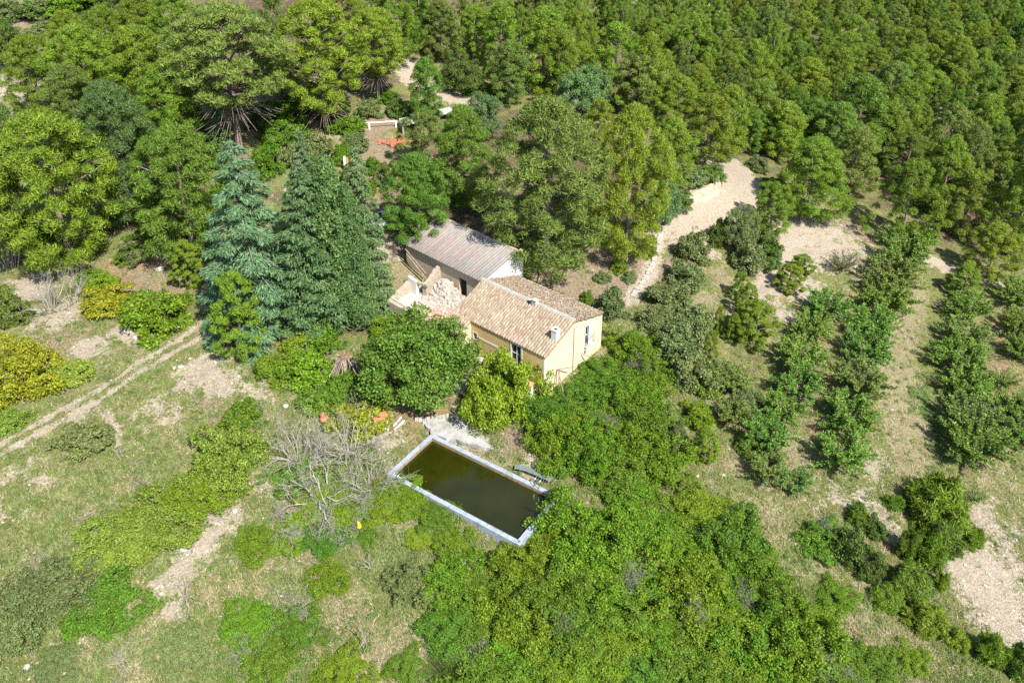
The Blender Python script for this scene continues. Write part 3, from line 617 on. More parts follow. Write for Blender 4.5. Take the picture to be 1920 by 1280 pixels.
hm = Matrix.Translation(HB) @ Matrix.Rotation(HA, 4, 'Z')
rub = G(); rn = 34; ru = np.linspace(-16.9, -12.3, rn); rv = np.linspace(1.2, 4.1, rn); A, B = np.meshgrid(ru, rv)
def heap(x, y): return FZ + np.clip(1.3 * np.exp(-((x + 15.4) / 1.2) ** 2 - ((y - 3.7) / 1.0) ** 2) + .45 * np.exp(-((x + 14.2) / 1.3) ** 2 - ((y - 3.0) / .8) ** 2), 0, 3) - .06
Z = heap(A, B) + (fbm(A * 2, B * 2, 3) - .5) * .25; k = np.arange(rn - 1)[:, None] * rn + np.arange(rn - 1)[None]
rub.add(np.stack([A, B, Z], -1).reshape(-1, 3), np.stack([k, k + 1, k + rn + 1, k + rn], -1).reshape(-1, 4))
rs = np.random.RandomState(5)
o = stone_field('rubble', 1000, -14.9, 3.1, 1.15, .7, lambda x, y: float(heap(x, y)) + .04, .05, .24, M_plaster, 5, label='heap of white rubble spilled across the ruin floor', kind='stuff'); o.matrix_world = hm
o2 = rub.obj('rubble_bed', M_plaster, None, True, label='bed of white plaster dust under the rubble', kind='stuff'); o2.matrix_world = hm

# ------------------------------------------------------------------ pool
PA = math.atan2(PL[1], PL[0])
pool = link('swimming_pool', None, label='neglected rectangular pool of dark green water with pale blue rim', category='pool', loc=(PO[0], PO[1], 0), rotz=PA)
# local x along length, local y = -width direction
RW = .36
m, t = nodes('flaking pale blue rim paint'); o = oco(t)
c = ramp(t, noise(t, o, 2.2, 6, .7), [(.36, (.22,.215,.205)), (.46, (.27,.31,.365)), (.66, (.33,.38,.45))])
c = mix(t, ramp(t, noise(t, o, 9, 5, .7), [(.54, (0,0,0)), (.62, (.9,.9,.9))]), c, (.22,.205,.185))
M_rim = finish(m, t, c, .75, bump(t, noise(t, o, 25, 4), .01))
M_inner = plain('stained pool wall', (.16,.12,.055), (.34,.27,.15), 3, .8, .01)
g = G()
for (x0, y0, x1, y1) in ((0, -RW, PLEN, 0), (0, -PWID, PLEN, -PWID + RW), (0, -PWID + RW, RW, -RW), (PLEN - RW, -PWID + RW, PLEN, -RW)): g.box((x0, y0, PZ - 1.2), (x1, y1, PZ))
g.obj('rim', M_rim, pool)
g = G(); e = .012; zz0, zz1 = PZ - 2.0, PZ - .07
for (x0, y0, x1, y1) in ((RW, -RW - e, PLEN - RW, -RW - .002), (RW, -PWID + RW + .002, PLEN - RW, -PWID + RW + e), (RW + .002, -PWID + RW + e, RW + e, -RW - e), (PLEN - RW - e, -PWID + RW + e, PLEN - RW - .002, -RW - e)): g.box((x0, y0, zz0), (x1, y1, zz1))
g.obj('inner_wall', M_inner, pool)
m, t = nodes('green pool water'); o = oco(t)
wn = noise(t, o, 5, 3); M_water = finish(m, t, ramp(t, noise(t, o, .5, 3), [(.3, (.014,.016,.0008)), (.7, (.022,.022,.001))]), .03, bump(t, wn, .004), .55)
g = G(); nx, ny = 2, 2; g.add([(RW, -PWID + RW, PZ - .34), (PLEN - RW, -PWID + RW, PZ - .34), (PLEN - RW, -RW, PZ - .34), (RW, -RW, PZ - .34)], [(0, 1, 2, 3)]); g.obj('water', M_water, pool)
def ladder(x, y, side, lab):
    o = link('pool_ladder', None, label=lab, category='ladder', group='pool ladders', loc=(*(PO + PL * x + PW_ * y), PZ), rotz=PA + side)
    for s in (-.22, .22):
        g = G(); th = np.linspace(0, math.pi, 9)
        P = [(s, .38, -.0)] + [(s, .06 + .32 * math.cos(a), .55 + .22 * math.sin(a)) for a in th] + [(s, -.26, -.7)]
        g.tube(P, .028, 6); g.obj('handrail', M_metal, o, True)
    for z in (-.15, -.4, -.62):
        g = G(); g.box((-.2, -.30, z), (.2, -.22, z + .035)); g.obj('step', M_metal, o)
ladder(PLEN - 1.9, .05, 0, 'steel pool ladder at the far right corner of the pool'); ladder(1.2, PWID - .05, math.pi, 'steel pool ladder at the overgrown left edge of the pool')
# paved apron, path and things lying on it
dpx = [(846,757),(880,765),(905,790),(935,815),(955,848),(930,845),(880,832),(845,822),(812,813),(800,800),(790,788),(820,785),(850,780)]
dw = at(np.array([p[0] for p in dpx]), np.array([p[1] for p in dpx]), -1.18)[:, :2]
g = G(); cen = dw.mean(0); n = len(dw); rs = np.random.RandomState(2)
ring = []
for i in range(n):
    for k in range(4): ring.append(dw[i] + (dw[(i + 1) % n] - dw[i]) * k / 4 + rs.randn(2) * .10)
ring = np.array(ring); n = len(ring); V = np.vstack([np.c_[ring, np.full(n, -1.14)], np.c_[ring, np.full(n, -1.5)], [[*cen, -1.12]]])
i = np.arange(n); kk = (i + 1) % n; g.add(V, np.stack([i, kk, np.full(n, 2 * n)], -1)); g.add(V, np.stack([kk, i, i + n, kk + n], -1))
M_apron = plain('stained cement apron', (.22,.21,.19), (.44,.42,.385), 1.3, .95, .015)
g.obj('pavement', M_apron, None, label='cracked cement apron between pool and trees', kind='structure')
# terrace floor before the facade
g = G(); g.box((WU - .0, -4.2, -.3), (-4.2, -.43, .05)); o = g.obj('patio', M_apron, None, label='pale cement patio below the ochre facade', kind='structure'); o.matrix_world = hm
# ------------------------------------------------------------------ plant shapes
def rdir(rs, n): return unit(rs.randn(n, 3))
def leaf_arrays(P, nrm, ax, ln, wd, shape):
    ax = unit(ax - nrm * (ax * nrm).sum(-1, keepdims=True)); side = np.cross(nrm, ax) * (wd / 2)[:, None]; A = ax * ln[:, None]; n = len(P)
    if shape == 'tri':
        V = np.stack([P - side, P + side, P + A], 1).reshape(-1, 3); F = np.arange(3 * n).reshape(n, 3)
    else:
        V = np.stack([P, P + A * .45 + side, P + A, P + A * .45 - side], 1).reshape(-1, 3); F = np.arange(4 * n).reshape(n, 4)
    return V, F
def clump_leaves(g, rs, C, RC, n, leaf, asp, shape, flat=.75, up=.6, jit=.55, inner=.5, outw=None):
    """n leaves over ellipsoid clumps with centres C and radii RC"""
    w_ = RC ** 2; k = rs.choice(len(C), n, p=w_ / w_.sum()); d = rdir(rs, n)
    low = d[:, 2] < -.35; d[low, 2] *= -1
    P = C[k] + d * RC[k][:, None] * [1, 1, flat] * (inner + (1.03 - inner) * rs.rand(n) ** .6)[:, None]
    nrm = unit(d * .75 + rdir(rs, n) * jit + [0, 0, .15]); ax = d * .6 + np.array([0, 0, up]) + rdir(rs, n) * .5
    ln = leaf * (.65 + .7 * rs.rand(n))
    g.add(*leaf_arrays(P, nrm, ax, ln, ln * asp, shape))
def crown_prof(t):   # rounded cone
    return np.minimum(1, (np.maximum(t, 0) / .25 + .12) ** .5) * np.maximum(1 - np.maximum(t, 0) ** 2.5, 0) ** .55
PROTO = {}
def pine(name, seed, n, leaf, nc=85, t0=.07, H=10., R=3., asp=.42, rcs=(.42, .82), limbs=12, flat=.72, lump=.25, prof=crown_prof, bare=0):
    rs = np.random.RandomState(seed); C = []; RC = []; ga = 2.39996
    ph = rs.rand() * 6
    for i in range(nc):
        t = ((i + .5) / nc) ** .85; th = i * ga + rs.randn() * .25
        lob = 1 + lump * math.sin(2 * th + ph) * math.sin(5 * t + ph) + rs.randn() * .07
        rad = R * prof(np.array(t)) * lob * (.82 + .14 * rs.rand()) if rs.rand() > .22 else R * prof(np.array(t)) * (.25 + .4 * rs.rand())
        z = H * (t0 + (1 - t0) * t) - .35
        C.append((rad * math.cos(th), rad * math.sin(th), z)); RC.append(rcs[0] + (rcs[1] - rcs[0]) * rs.rand() * (1 - .45 * t))
    C.append((0, 0, H - .5)); RC.append(.45)
    C = np.array(C); RC = np.array(RC); g = G(); clump_leaves(g, rs, C, RC, n, leaf, asp, 'tri', flat)
    tr = G(); sway = rs.randn(2) * .15
    tr.tube([(0, 0, -.6), (sway[0] * .3, sway[1] * .3, H * .3), (sway[0], sway[1], H * .6), (sway[0] * .6, 0, H * .92)], [.20, .165, .11, .03], 7)
    for i in rs.choice(nc, limbs + bare, replace=False):
        c = C[i]; z0 = max(.1 * H, c[2] - .6 - .25 * math.hypot(c[0], c[1])); f = z0 / H
        tr.tube([(sway[0] * f, sway[1] * f, z0), (c[0] * .5, c[1] * .5, z0 + (c[2] - z0) * .35), tuple(c)], [.07, .05, .02], 4)
    for b in range(bare):                                           # grey bare twigs under the crown
        th = rs.rand() * 6.3; z0 = H * (t0 - .12 + rs.rand() * .2); r = R * (.5 + .4 * rs.rand())
        for q in range(5):
            a = th + rs.randn() * .35; tr.tube([(0, 0, z0), (r * .5 * math.cos(a), r * .5 * math.sin(a), z0 + .2), (r * math.cos(a), r * math.sin(a), z0 - .25 + rs.randn() * .3)], [.045, .03, .012], 3)
    PROTO[name] = (g.mesh('crown', [L['pine_mid']]), tr.mesh('trunk', [BARK], True), H, 2 * R)
for i in range(5): pine('pine%d' % i, 10 + i, 54000, .21, 230, rcs=(.32, .62), flat=.95, asp=.22)
for i in range(7): pine('pinemid%d' % i, 30 + i, 26000, .27, 110, rcs=(.40, .74), flat=1.0, asp=.24, R=2.6 + .25 * i, lump=.2 + .06 * i)
for i in range(4): pine('young%d' % i, 50 + i, 16000, .38, 80, .02, asp=.22, rcs=(.34, .66), limbs=4, flat=1.1)
umb = lambda t: np.minimum(1, (np.maximum(t, 0) / .3) ** .6) * np.maximum(1 - np.maximum(t, 0) ** 2.6, 0) ** .5
for i, t0_ in enumerate((.38, .20, .34)): pine('oldpine%d' % i, 60 + i, 46000, .215, 170, t0_, asp=.22, rcs=(.32, .62), flat=.7, prof=umb, limbs=22, bare=14)
def cedar(name, seed, n, leaf, H=10., R=3., nb=95, mat='cedar', asp=.3, droop=.22, power=.8):
    rs = np.random.RandomState(seed); g = G(); tr = G(); tr.tube([(0, 0, -.5), (0, 0, H * .5), (0, 0, H * .99)], [.22, .13, .015], 7)
    f = ((np.arange(nb) + .5) / nb) ** 1.25; per = np.maximum(R * (1 - f) ** power, .16); cnt = (n * per / per.sum()).astype(int)
    for b in range(nb):
        z0 = H * (.04 + .95 * f[b]); a = b * 2.39996 + rs.randn() * .2; Lb = per[b] * (.82 + .3 * rs.rand()); d = np.array([math.cos(a), math.sin(a), 0]); e = np.array([-d[1], d[0], 0]); m_ = cnt[b]
        s = rs.rand(m_) ** .7; sg = rs.randn(m_); wdt = (.10 + .30 * Lb * np.sin(np.pi * np.clip(s * .92, 0, 1)))
        zz = z0 + .10 * Lb * s - droop * Lb * s * s + rs.randn(m_) * .045 - np.abs(sg) * .05
        P = d * (s * Lb)[:, None] + e * (np.clip(sg, -1.6, 1.6) * wdt * .5)[:, None]; P[:, 2] = zz
        ax = d * (.9) + e * (np.clip(sg, -1.5, 1.5) * .7)[:, None] + np.array([0, 0, -.25]) + rdir(rs, m_) * .35
        nm = unit(np.array([0, 0, 1.0]) + rdir(rs, m_) * .55 + d * .25); ln = leaf * (.6 + .8 * rs.rand(m_)); g.add(*leaf_arrays(P, nm, ax, ln, ln * asp, 'tri'))
        tr.tube([(0, 0, z0), tuple(d * Lb * .5 + [0, 0, z0 + .02 * Lb]), tuple(d * Lb * .95 + [0, 0, z0 - .1 * Lb])], [.045, .03, .008], 3)
    PROTO[name] = (g.mesh('crown', [L[mat]]), tr.mesh('trunk', [GREYBARK], True), H, 2 * R)
cedar('cedar', 3, 52000, .20, nb=84, power=.55, droop=.3); cedar('fir', 4, 48000, .19, nb=140, mat='fir', asp=.42, droop=.12, power=.55)
def cypress(name, seed, n, leaf, H=10., R=1.1, nc=230):
    rs = np.random.RandomState(seed); g = G(); t = ((np.arange(nc) + .5) / nc) ** .95; th = np.arange(nc) * 2.39996 + rs.randn(nc) * .3
    prof = np.minimum(1, (t / .14 + .3)) * np.maximum(1 - t ** 1.8, 0) ** .7
    r = R * prof * (.74 + .24 * rs.rand(nc)); C = np.stack([np.cos(th) * r, np.sin(th) * r, H * t * .97], -1); RC = (.16 + .20 * rs.rand(nc)) * R * (.5 + .5 * prof) * 1.25
    clump_leaves(g, rs, C, RC, n, leaf, .42, 'tri', 2.1, 1.4, .5, .5); tr = G(); tr.tube([(0, 0, -.5), (0, 0, H * .8)], [.16, .04], 6)
    PROTO[name] = (g.mesh('crown', [L['cypress']]), tr.mesh('trunk', [GREYBARK], True), H, 2 * R)
cypress('cypress0', 1, 34000, .17); cypress('cypress1', 2, 34000, .17); cypress('cypress2', 8, 14000, .24, nc=120)
def dome(name, seed, n, leaf, H, R, nc=70, asp=.6, rc=(.28, .6), low=.0, flat=.8, shape='rhomb', stems=10, jit=.6, spiky=0., rough=.25, shootlen=.7):
    """rounded bush or broad crown resting on the ground or on a short trunk"""
    rs = np.random.RandomState(seed); ph = rs.rand(4) * 6; C = []; RC = []
    for i in range(nc):
        u = rs.rand(); th = i * 2.39996 + rs.randn() * .3; el = math.asin(min(1, u ** .8)) if rs.rand() > .15 else rs.rand() * .3
        k = (1 + rough * math.sin(2 * th + ph[0]) * math.cos(3 * el + ph[1]) + rough * .6 * math.sin(5 * th + ph[2]) + rs.randn() * .06) * (.80 + .12 * rs.rand())
        r0 = rc[0] + (rc[1] - rc[0]) * rs.rand()
        C.append((R * k * math.cos(el) * math.cos(th), R * k * math.cos(el) * math.sin(th), low + (H - low) * k * math.sin(el) * .92)); RC.append(r0)
    for i in range(nc // 5): C.append((R * .5 * rs.randn() * .6, R * .5 * rs.randn() * .6, low + (H - low) * rs.rand() * .6)); RC.append(rc[1])
    C = np.array(C); RC = np.array(RC); g = G(); clump_leaves(g, rs, C, RC, n, leaf, asp, shape, flat, .3, jit, .45)
    if spiky:                                                       # arching shoots standing proud of the mass
        for i in range(int(spiky)):
            c = C[rs.randint(nc)]; d = unit(np.array([c[0], c[1], abs(c[2]) + .8 * R]) + rs.randn(3) * .4 * R)[None]; m_ = 26; s = rs.rand(m_)
            P = c + d * (s * shootlen * (.7 + .6 * rs.rand()))[:, None] + rdir(rs, m_) * .04; nm = rdir(rs, m_); ln = leaf * (.6 + .5 * rs.rand(m_)); g.add(*leaf_arrays(P, nm, d + rdir(rs, m_) * .7, ln, ln * asp, shape))
    tr = G()
    for i in range(stems):
        c = C[rs.randint(len(C))] * .92; b = np.array([c[0] * .12, c[1] * .12, -.3]); tr.tube([b, (b + c) / 2 + [0, 0, .1 * H], c], [.07 * R / 2, .045 * R / 2, .015], 4)
    PROTO[name] = (g.mesh('foliage', [L['bright']]), tr.mesh('stem', [GREYBARK], True), H, 2 * R)
for i in range(3): dome('broad%d' % i, 100 + i, 34000, .15, 5., 3., 190, .6, (.32, .62), .9, stems=14)
for i in range(5): dome('bramble%d' % i, 110 + i, 26000, .115, 1.7, 2.2, 170, .6, (.18, .42), 0, stems=8, spiky=34, rough=.36)
for i in range(4): dome('shrub%d' % i, 120 + i, 11000, .13, 1.6, 1.2, 75, .55, (.15, .32), 0, stems=8, spiky=8, shootlen=.45)
for i in range(3): dome('needle%d' % i, 130 + i, 12000, .26, 1.8, 1.2, 46, .24, (.24, .42), 0, stems=6, shape='tri', spiky=24, shootlen=.5)
def almond(name, seed, n, leaf=.17, H=4., R=2.1, asp=.46):
    rs = np.random.RandomState(seed); g = G(); tr = G(); tr.tube([(0, 0, -.4), (.05, .02, .7)], [.13, .10], 6); sh = []
    for i in range(7):
        a = i * .9 + rs.randn() * .2; e = np.array([math.cos(a), math.sin(a), 0]); k1 = e * R * .38 + [0, 0, 1.5 + .3 * rs.rand()]; tr.tube([(.05, .02, .65), tuple(e * R * .15 + [0, 0, 1.0]), tuple(k1)], [.075, .06, .045], 5)
        for j in range(13):
            f = rs.rand(); base = k1 * (.45 + .55 * f) + rdir(rs, 1)[0] * .12; d = unit(e * (.35 + .75 * rs.rand()) + np.array([0, 0, .5 + .75 * rs.rand()]) + rs.randn(3) * .4)
            ln = (.9 + .9 * rs.rand()); tip = base + d * ln; tip[2] = min(tip[2], H)
            tr.tube([tuple(base), tuple((base + tip) / 2 + rs.randn(3) * .05), tuple(tip)], [.025, .015, .006], 3); sh.append((base, tip))
    k = rs.randint(len(sh), size=n); s = rs.rand(n) ** .7; B = np.array([x[0] for x in sh])[k]; T = np.array([x[1] for x in sh])[k]
    P = B + (T - B) * s[:, None] + rdir(rs, n) * .17 * rs.rand(n)[:, None]; d = unit(T - B); nm = unit(rdir(rs, n) + [0, 0, .5]); l_ = leaf * (.6 + .7 * rs.rand(n))
    g.add(*leaf_arrays(P, nm, d * .8 + rdir(rs, n) * .8, l_, l_ * asp, 'rhomb')); PROTO[name] = (g.mesh('crown', [L['almond']]), tr.mesh('trunk', [BARK], True), H, 2 * R)
for i in range(5): almond('almond%d' % i, 140 + i, 11000)
almond('sparse0', 150, 1800); almond('sparse1', 151, 3800)
def deadbush(name, seed, nst, H, R, depth=3, mat=None, r0=.035, curl=.35, low=.15):
    rs = np.random.RandomState(seed); g = G()
    def grow(p, d, ln, r, k):
        q1 = p + d * ln * .5 + rs.randn(3) * ln * .06; d2 = unit(d + rs.randn(3) * curl); q2 = q1 + d2 * ln * .5; q2[2] = max(q2[2], .03); g.tube([tuple(p), tuple(q1), tuple(q2)], [r, r * .8, r * .55], 4 if r > .02 else 3)
        if k > 0:
            for j in range(rs.randint(2, 4)): grow(q1 + (q2 - q1) * rs.rand(), unit(d2 + rs.randn(3) * .65 + [0, 0, .12]), ln * (.5 + .25 * rs.rand()), r * .55, k - 1)
    for i in range(nst):
        a = i * 2.39996 + rs.randn() * .3; e = low + rs.rand() * 1.1; d = np.array([math.cos(a) * math.cos(e), math.sin(a) * math.cos(e), math.sin(e)]); grow(np.array([.1 * math.cos(a), .1 * math.sin(a), -.1]), d, R * (.55 + .3 * rs.rand()), r0, depth)
    PROTO[name] = (g.mesh('branches', [mat or DEADWOOD], True), None, H, 2 * R)
deadbush('dead0', 1, 26, 1.3, 1.2, 4, r0=.015); deadbush('dead1', 2, 12, 1.2, 1.2, 4, r0=.021); deadbush('dead2', 3, 20, 1.5, 1.2, 4, DEADDARK, .025, .25, .5); deadbush('dead3', 4, 3, 1.0, 1.4, 3, r0=.038, low=.05)

# ------------------------------------------------------------------ planting
_O1 = ['first','second','third','fourth','fifth','sixth','seventh','eighth','ninth','tenth','eleventh','twelfth','thirteenth','fourteenth','fifteenth','sixteenth','seventeenth','eighteenth','nineteenth']
_O10 = ['twentieth','thirtieth','fortieth','fiftieth','sixtieth','seventieth','eightieth','ninetieth']; _T10 = ['twenty','thirty','forty','fifty','sixty','seventy','eighty','ninety']
ORD = list(_O1)
for _a, _b in zip(_O10, _T10): ORD += [_a] + [_b + '-' + q for q in _O1[:9]]
prs = np.random.RandomState(99)
def pick(fam):
    c = [k for k in PROTO if k.rstrip('0123456789') == fam]; return c[prs.randint(len(c))]
FAMNAME = dict(pine='pine_tree', pinemid='pine_tree', young='young_pine', oldpine='pine_tree', cedar='cedar_tree', fir='fir_tree', cypress='cypress_tree', broad='broadleaf_tree', bramble='bramble_bush', shrub='shrub', needle='juniper_shrub', almond='almond_tree', sparse='almond_tree', dead='dead_shrub')
def plant(fam, base, h, w_, mat, label, cat, group=None, proto=None, rot=None, lean=(0, 0)):
    key = proto or pick(fam); cm, tm, H0, W0 = PROTO[key]; nm = FAMNAME[key.rstrip('0123456789')]
    s = (w_ / W0, w_ / W0, h / H0); rz = prs.rand() * 6.28 if rot is None else rot
    if tm is None:
        o = link(nm, cm, label=label, category=cat, group=group, loc=base); o.scale = s; o.rotation_euler = (lean[0], lean[1], rz)
        if mat: setmat(o, mat if not isinstance(mat, str) else L[mat])
        return o
    o = link(nm, None, label=label, category=cat, group=group, loc=base); o.scale = s; o.rotation_euler = (lean[0], lean[1], rz)
    c = link('crown' if nm.endswith('tree') or nm == 'young_pine' else 'foliage', cm, o); setmat(c, L[mat]); link('trunk' if nm.endswith('tree') or nm == 'young_pine' else 'stem', tm, o)
    return o
def by_base(bx, by, ty, wpx):
    b = ground_at(np.array([bx]), np.array([by]))[0]; b[2] = gz(b[0], b[1]); p = b - [0, 0, CAMH]
    F0 = p[1] * CC - p[2] * SS; U0 = p[1] * SS + p[2] * CC; k = (PPY - ty) / FPX
    return b, max((k * F0 - U0) / (CC + k * SS), .2), wpx * F0 / FPX
def by_top(tx, ty, h):
    b = ground_at(np.array([tx]), np.array([ty]), h)[0]; _, _, f = proj(b + [0, 0, h / 2]); return b, f
USED = []
def tree(fam, bx, by, ty, wpx, mat, label, cat='tree', group=None, **kw):
    b, h, w_ = by_base(bx, by, ty, wpx); USED.append((bx, ty, wpx)); return plant(fam, b - [0, 0, .05], h, w_, mat, label, cat, group, **kw)
def bush(fam, cx, cy, wpx, hpx, mat, label, cat='shrub', group=None, hk=1.0, **kw):
    """a low plant whose outline (width, height in the photo) is centred on a photo spot"""
    b = ground_at(np.array([cx]), np.array([cy]))[0]; _, _, f = proj(b); m_ = f / FPX; r = wpx * m_ / 2; T = hpx * m_
    ph = math.atan2(CAMH - b[2], math.hypot(b[0], b[1])); a = r * math.sin(ph) * .88; q = T - a
    h = max(math.sqrt(max(q * q - a * a, 0)) / math.cos(ph), .42 * r) * hk
    b = ground_at(np.array([cx]), np.array([cy + hpx / 2 - a / m_]))[0]; b[2] = gz(b[0], b[1])
    return plant(fam, b - [0, 0, .06], h, 2 * r, mat, label, cat, group, **kw)

Y, Md, D, O = 'pine_yellow', 'pine_mid', 'pine_dark', 'pine_olive'
gp = 'pines around the farm'
for a in [
 ('pine',137,490,205,205,Y,'big yellow-green pine in the clearing near the left edge'),
 ('pine',248,405,150,150,D,'dark bluish-green pine behind the big yellow-green pine'),
 ('pine',365,478,232,175,Md,'broad mid-green pine left of the blue cedar'),
 ('pine',160,300,118,115,O,'dull green pine directly above the big yellow-green pine'),
 ('pine',335,315,125,150,Y,'yellow-green pine left of the old pine with the thick bare trunk'),
 ('pine',92,240,62,115,Y,'leftmost pine of the upper left group beside the bare slope'),
 ('pine',182,240,42,140,Y,'widest dome-topped pine of the upper left group'),
 ('pine',286,245,45,130,Y,'pointed pine between the dome-topped pine and the old pine'),
 ('pine',148,150,18,95,Y,'bright pine at the back of the upper left group'),
 ('pine',218,150,8,90,Y,'narrow pine at the back, above the dome-topped pine'),
 ('pine',282,140,-12,110,Y,'pine at the top edge above the pointed pine'),
 ('pine',345,150,-25,110,Y,'pine at the top edge left of the old pine'),
 ('oldpine',452,292,2,225,O,'old spreading pine with a thick bare leaning trunk'),
 ('oldpine',613,247,-12,165,Y,'tall old pine with a bare lower trunk above the cypresses'),
 ('pinemid',530,180,-25,80,O,'thin pine in the dark gap between the two old pines'),
 ('oldpine',711,195,12,115,Y,'slim pine with a bare trunk beside the upper dirt road'),
 ('pinemid',802,238,108,68,Md,'small pine standing at the bend of the upper dirt road'),
 ('pine',786,458,286,120,Md,'pine overhanging the far corner of the barn roof'),
 ('pinemid',800,335,208,120,O,'olive-toned pine beside the grey concrete shelter'),
 ('pine',872,390,195,118,Md,'mid-green pine left of the two big pines behind the barn'),
 ('pine',1022,505,180,222,O,'largest pine, directly behind the barn and farmhouse'),
 ('pine',1173,486,193,142,Y,'tall narrow yellow-green pine right of the largest pine'),
 ('pine',650,120,-40,120,Y,'pine at the top edge right of the tall old pine'),
 ('pinemid',742,118,-25,95,Y,'pine at the top edge above the upper dirt road'),
 ('pinemid',830,115,0,75,O,'straight pine with a bare stem right of the upper dirt road'),
 ('pinemid',790,90,-45,90,Md,'pine at the top edge behind the upper dirt road'),
 ('pinemid',890,110,10,75,Y,'first pine right of the dark bush by the upper dirt road'),
 ('pinemid',940,150,0,80,Y,'second pine right of the dark bush by the upper dirt road'),
 ('pinemid',955,195,75,75,O,'low pine over the grey rocks above the largest pine'),
 ('pinemid',1045,190,55,105,Y,'broad pine above the largest pine'),
 ('pinemid',1250,358,218,90,Y,'pine left of the grassy bank above the road bend'),
 ('pinemid',1195,225,100,125,O,'wide pine above the tall narrow yellow-green pine'),
 ('pinemid',1322,306,178,115,Y,'pine with a visible stem at the upper end of the dirt road'),
 ('pinemid',1266,250,140,90,Y,'pine behind the one at the upper end of the dirt road'),
 ('pinemid',1120,300,185,75,Y,'pine crown squeezed between the two big pines'),
 ('pinemid',1443,435,342,92,Y,'small bright round-headed pine on the inside of the road bend'),
 ('pine',1512,408,258,135,Y,'wide pine right of the road bend'),
 ('pinemid',1592,365,235,95,O,'brownish-green pine beside the wide pine at the road bend'),
 ('pinemid',1690,345,248,105,Md,'green pine behind the golden pine above the orchard'),
 ('pinemid',1690,455,300,125,Y,'golden pine at the top of the orchard rows'),
 ('pinemid',1800,440,318,110,Y,'pine above the lower track, second from the right edge'),
 ('pinemid',1888,478,298,125,Y,'pine at the right edge above the lower track'),
 ('pinemid',1850,520,420,95,Y,'low-branched pine beside the lower track'),
 ('pinemid',1405,285,205,75,Md,'pine across the road from the grassy bank'),
 ('pinemid',1460,300,190,80,Y,'pine behind the bright green bushes at the road bend'),
 ('young',457,664,510,98,Y,'small young pine at the end of the two-track lane'),
 ('young',358,535,450,62,Y,'slim young pine just left of the blue cedar skirt')]:
    tree(*a, group=gp, **({} if a[0] != 'oldpine' else dict(proto={452: 'oldpine0', 613: 'oldpine1', 711: 'oldpine2'}[a[1]])))
tree('cedar',488,608,258,212,'cedar','large blue-green cedar with drooping tiers of branches', proto='cedar')
tree('fir',592,610,308,165,'fir','dull green fir between the cedar and the cypresses', proto='fir')
tree('fir',592,520,236,92,'fir','dark fir spire rising behind the cypresses', proto='fir')
tree('fir',692,585,272,115,'fir','dark evergreen at the right end of the cypress group', proto='fir')
gc = 'cypresses by the ruin'
tree('cypress',640,606,292,88,'cypress','tallest dense cypress left of the ruin',group=gc,proto='cypress0')
tree('cypress',672,612,345,70,'cypress','second dense cypress, nearest the ruin',group=gc,proto='cypress1')
tree('cypress',690,614,478,44,'cypress','short slim cypress at the foot of the cypress group',group=gc,proto='cypress2')
tree('cypress',420,312,205,40,'cypress','small narrow cypress beside the thick bare trunk',proto='cypress2')
bush('broad',785,686,186,196,'broad','large dense round tree before the ruin','tree',proto='broad0')
bush('shrub',735,618,84,56,'vine','yellow-green bush squeezed between cypress and round tree')
for a in [(22,500,250,110,'dark','dark oak at the left edge beside the clearing'),(15,345,190,90,'dark','upper dark oak at the left edge'),(12,130,30,75,'dark','rounded dark tree on the bare slope, top left corner'),(1093,215,125,95,'silver','pale silvery tree above the largest pine'),(866,172,98,80,'dark','dark bushy tree right of the upper dirt road'),(1348,170,120,70,'silver','green broadleaf tree at the forest edge above the road'),(1480,280,218,95,'vine','bright green broadleaf tree among the pines above the road bend'),
          (1385,470,385,58,'olive','grey-green tree below the bright round-headed pine'),(905,262,175,70,'silver','loose green tree behind the mid-green pine'),(1240,420,340,60,'silver','dark green tree at the foot of the narrow yellow-green pine')]:
    tree('broad',*a)
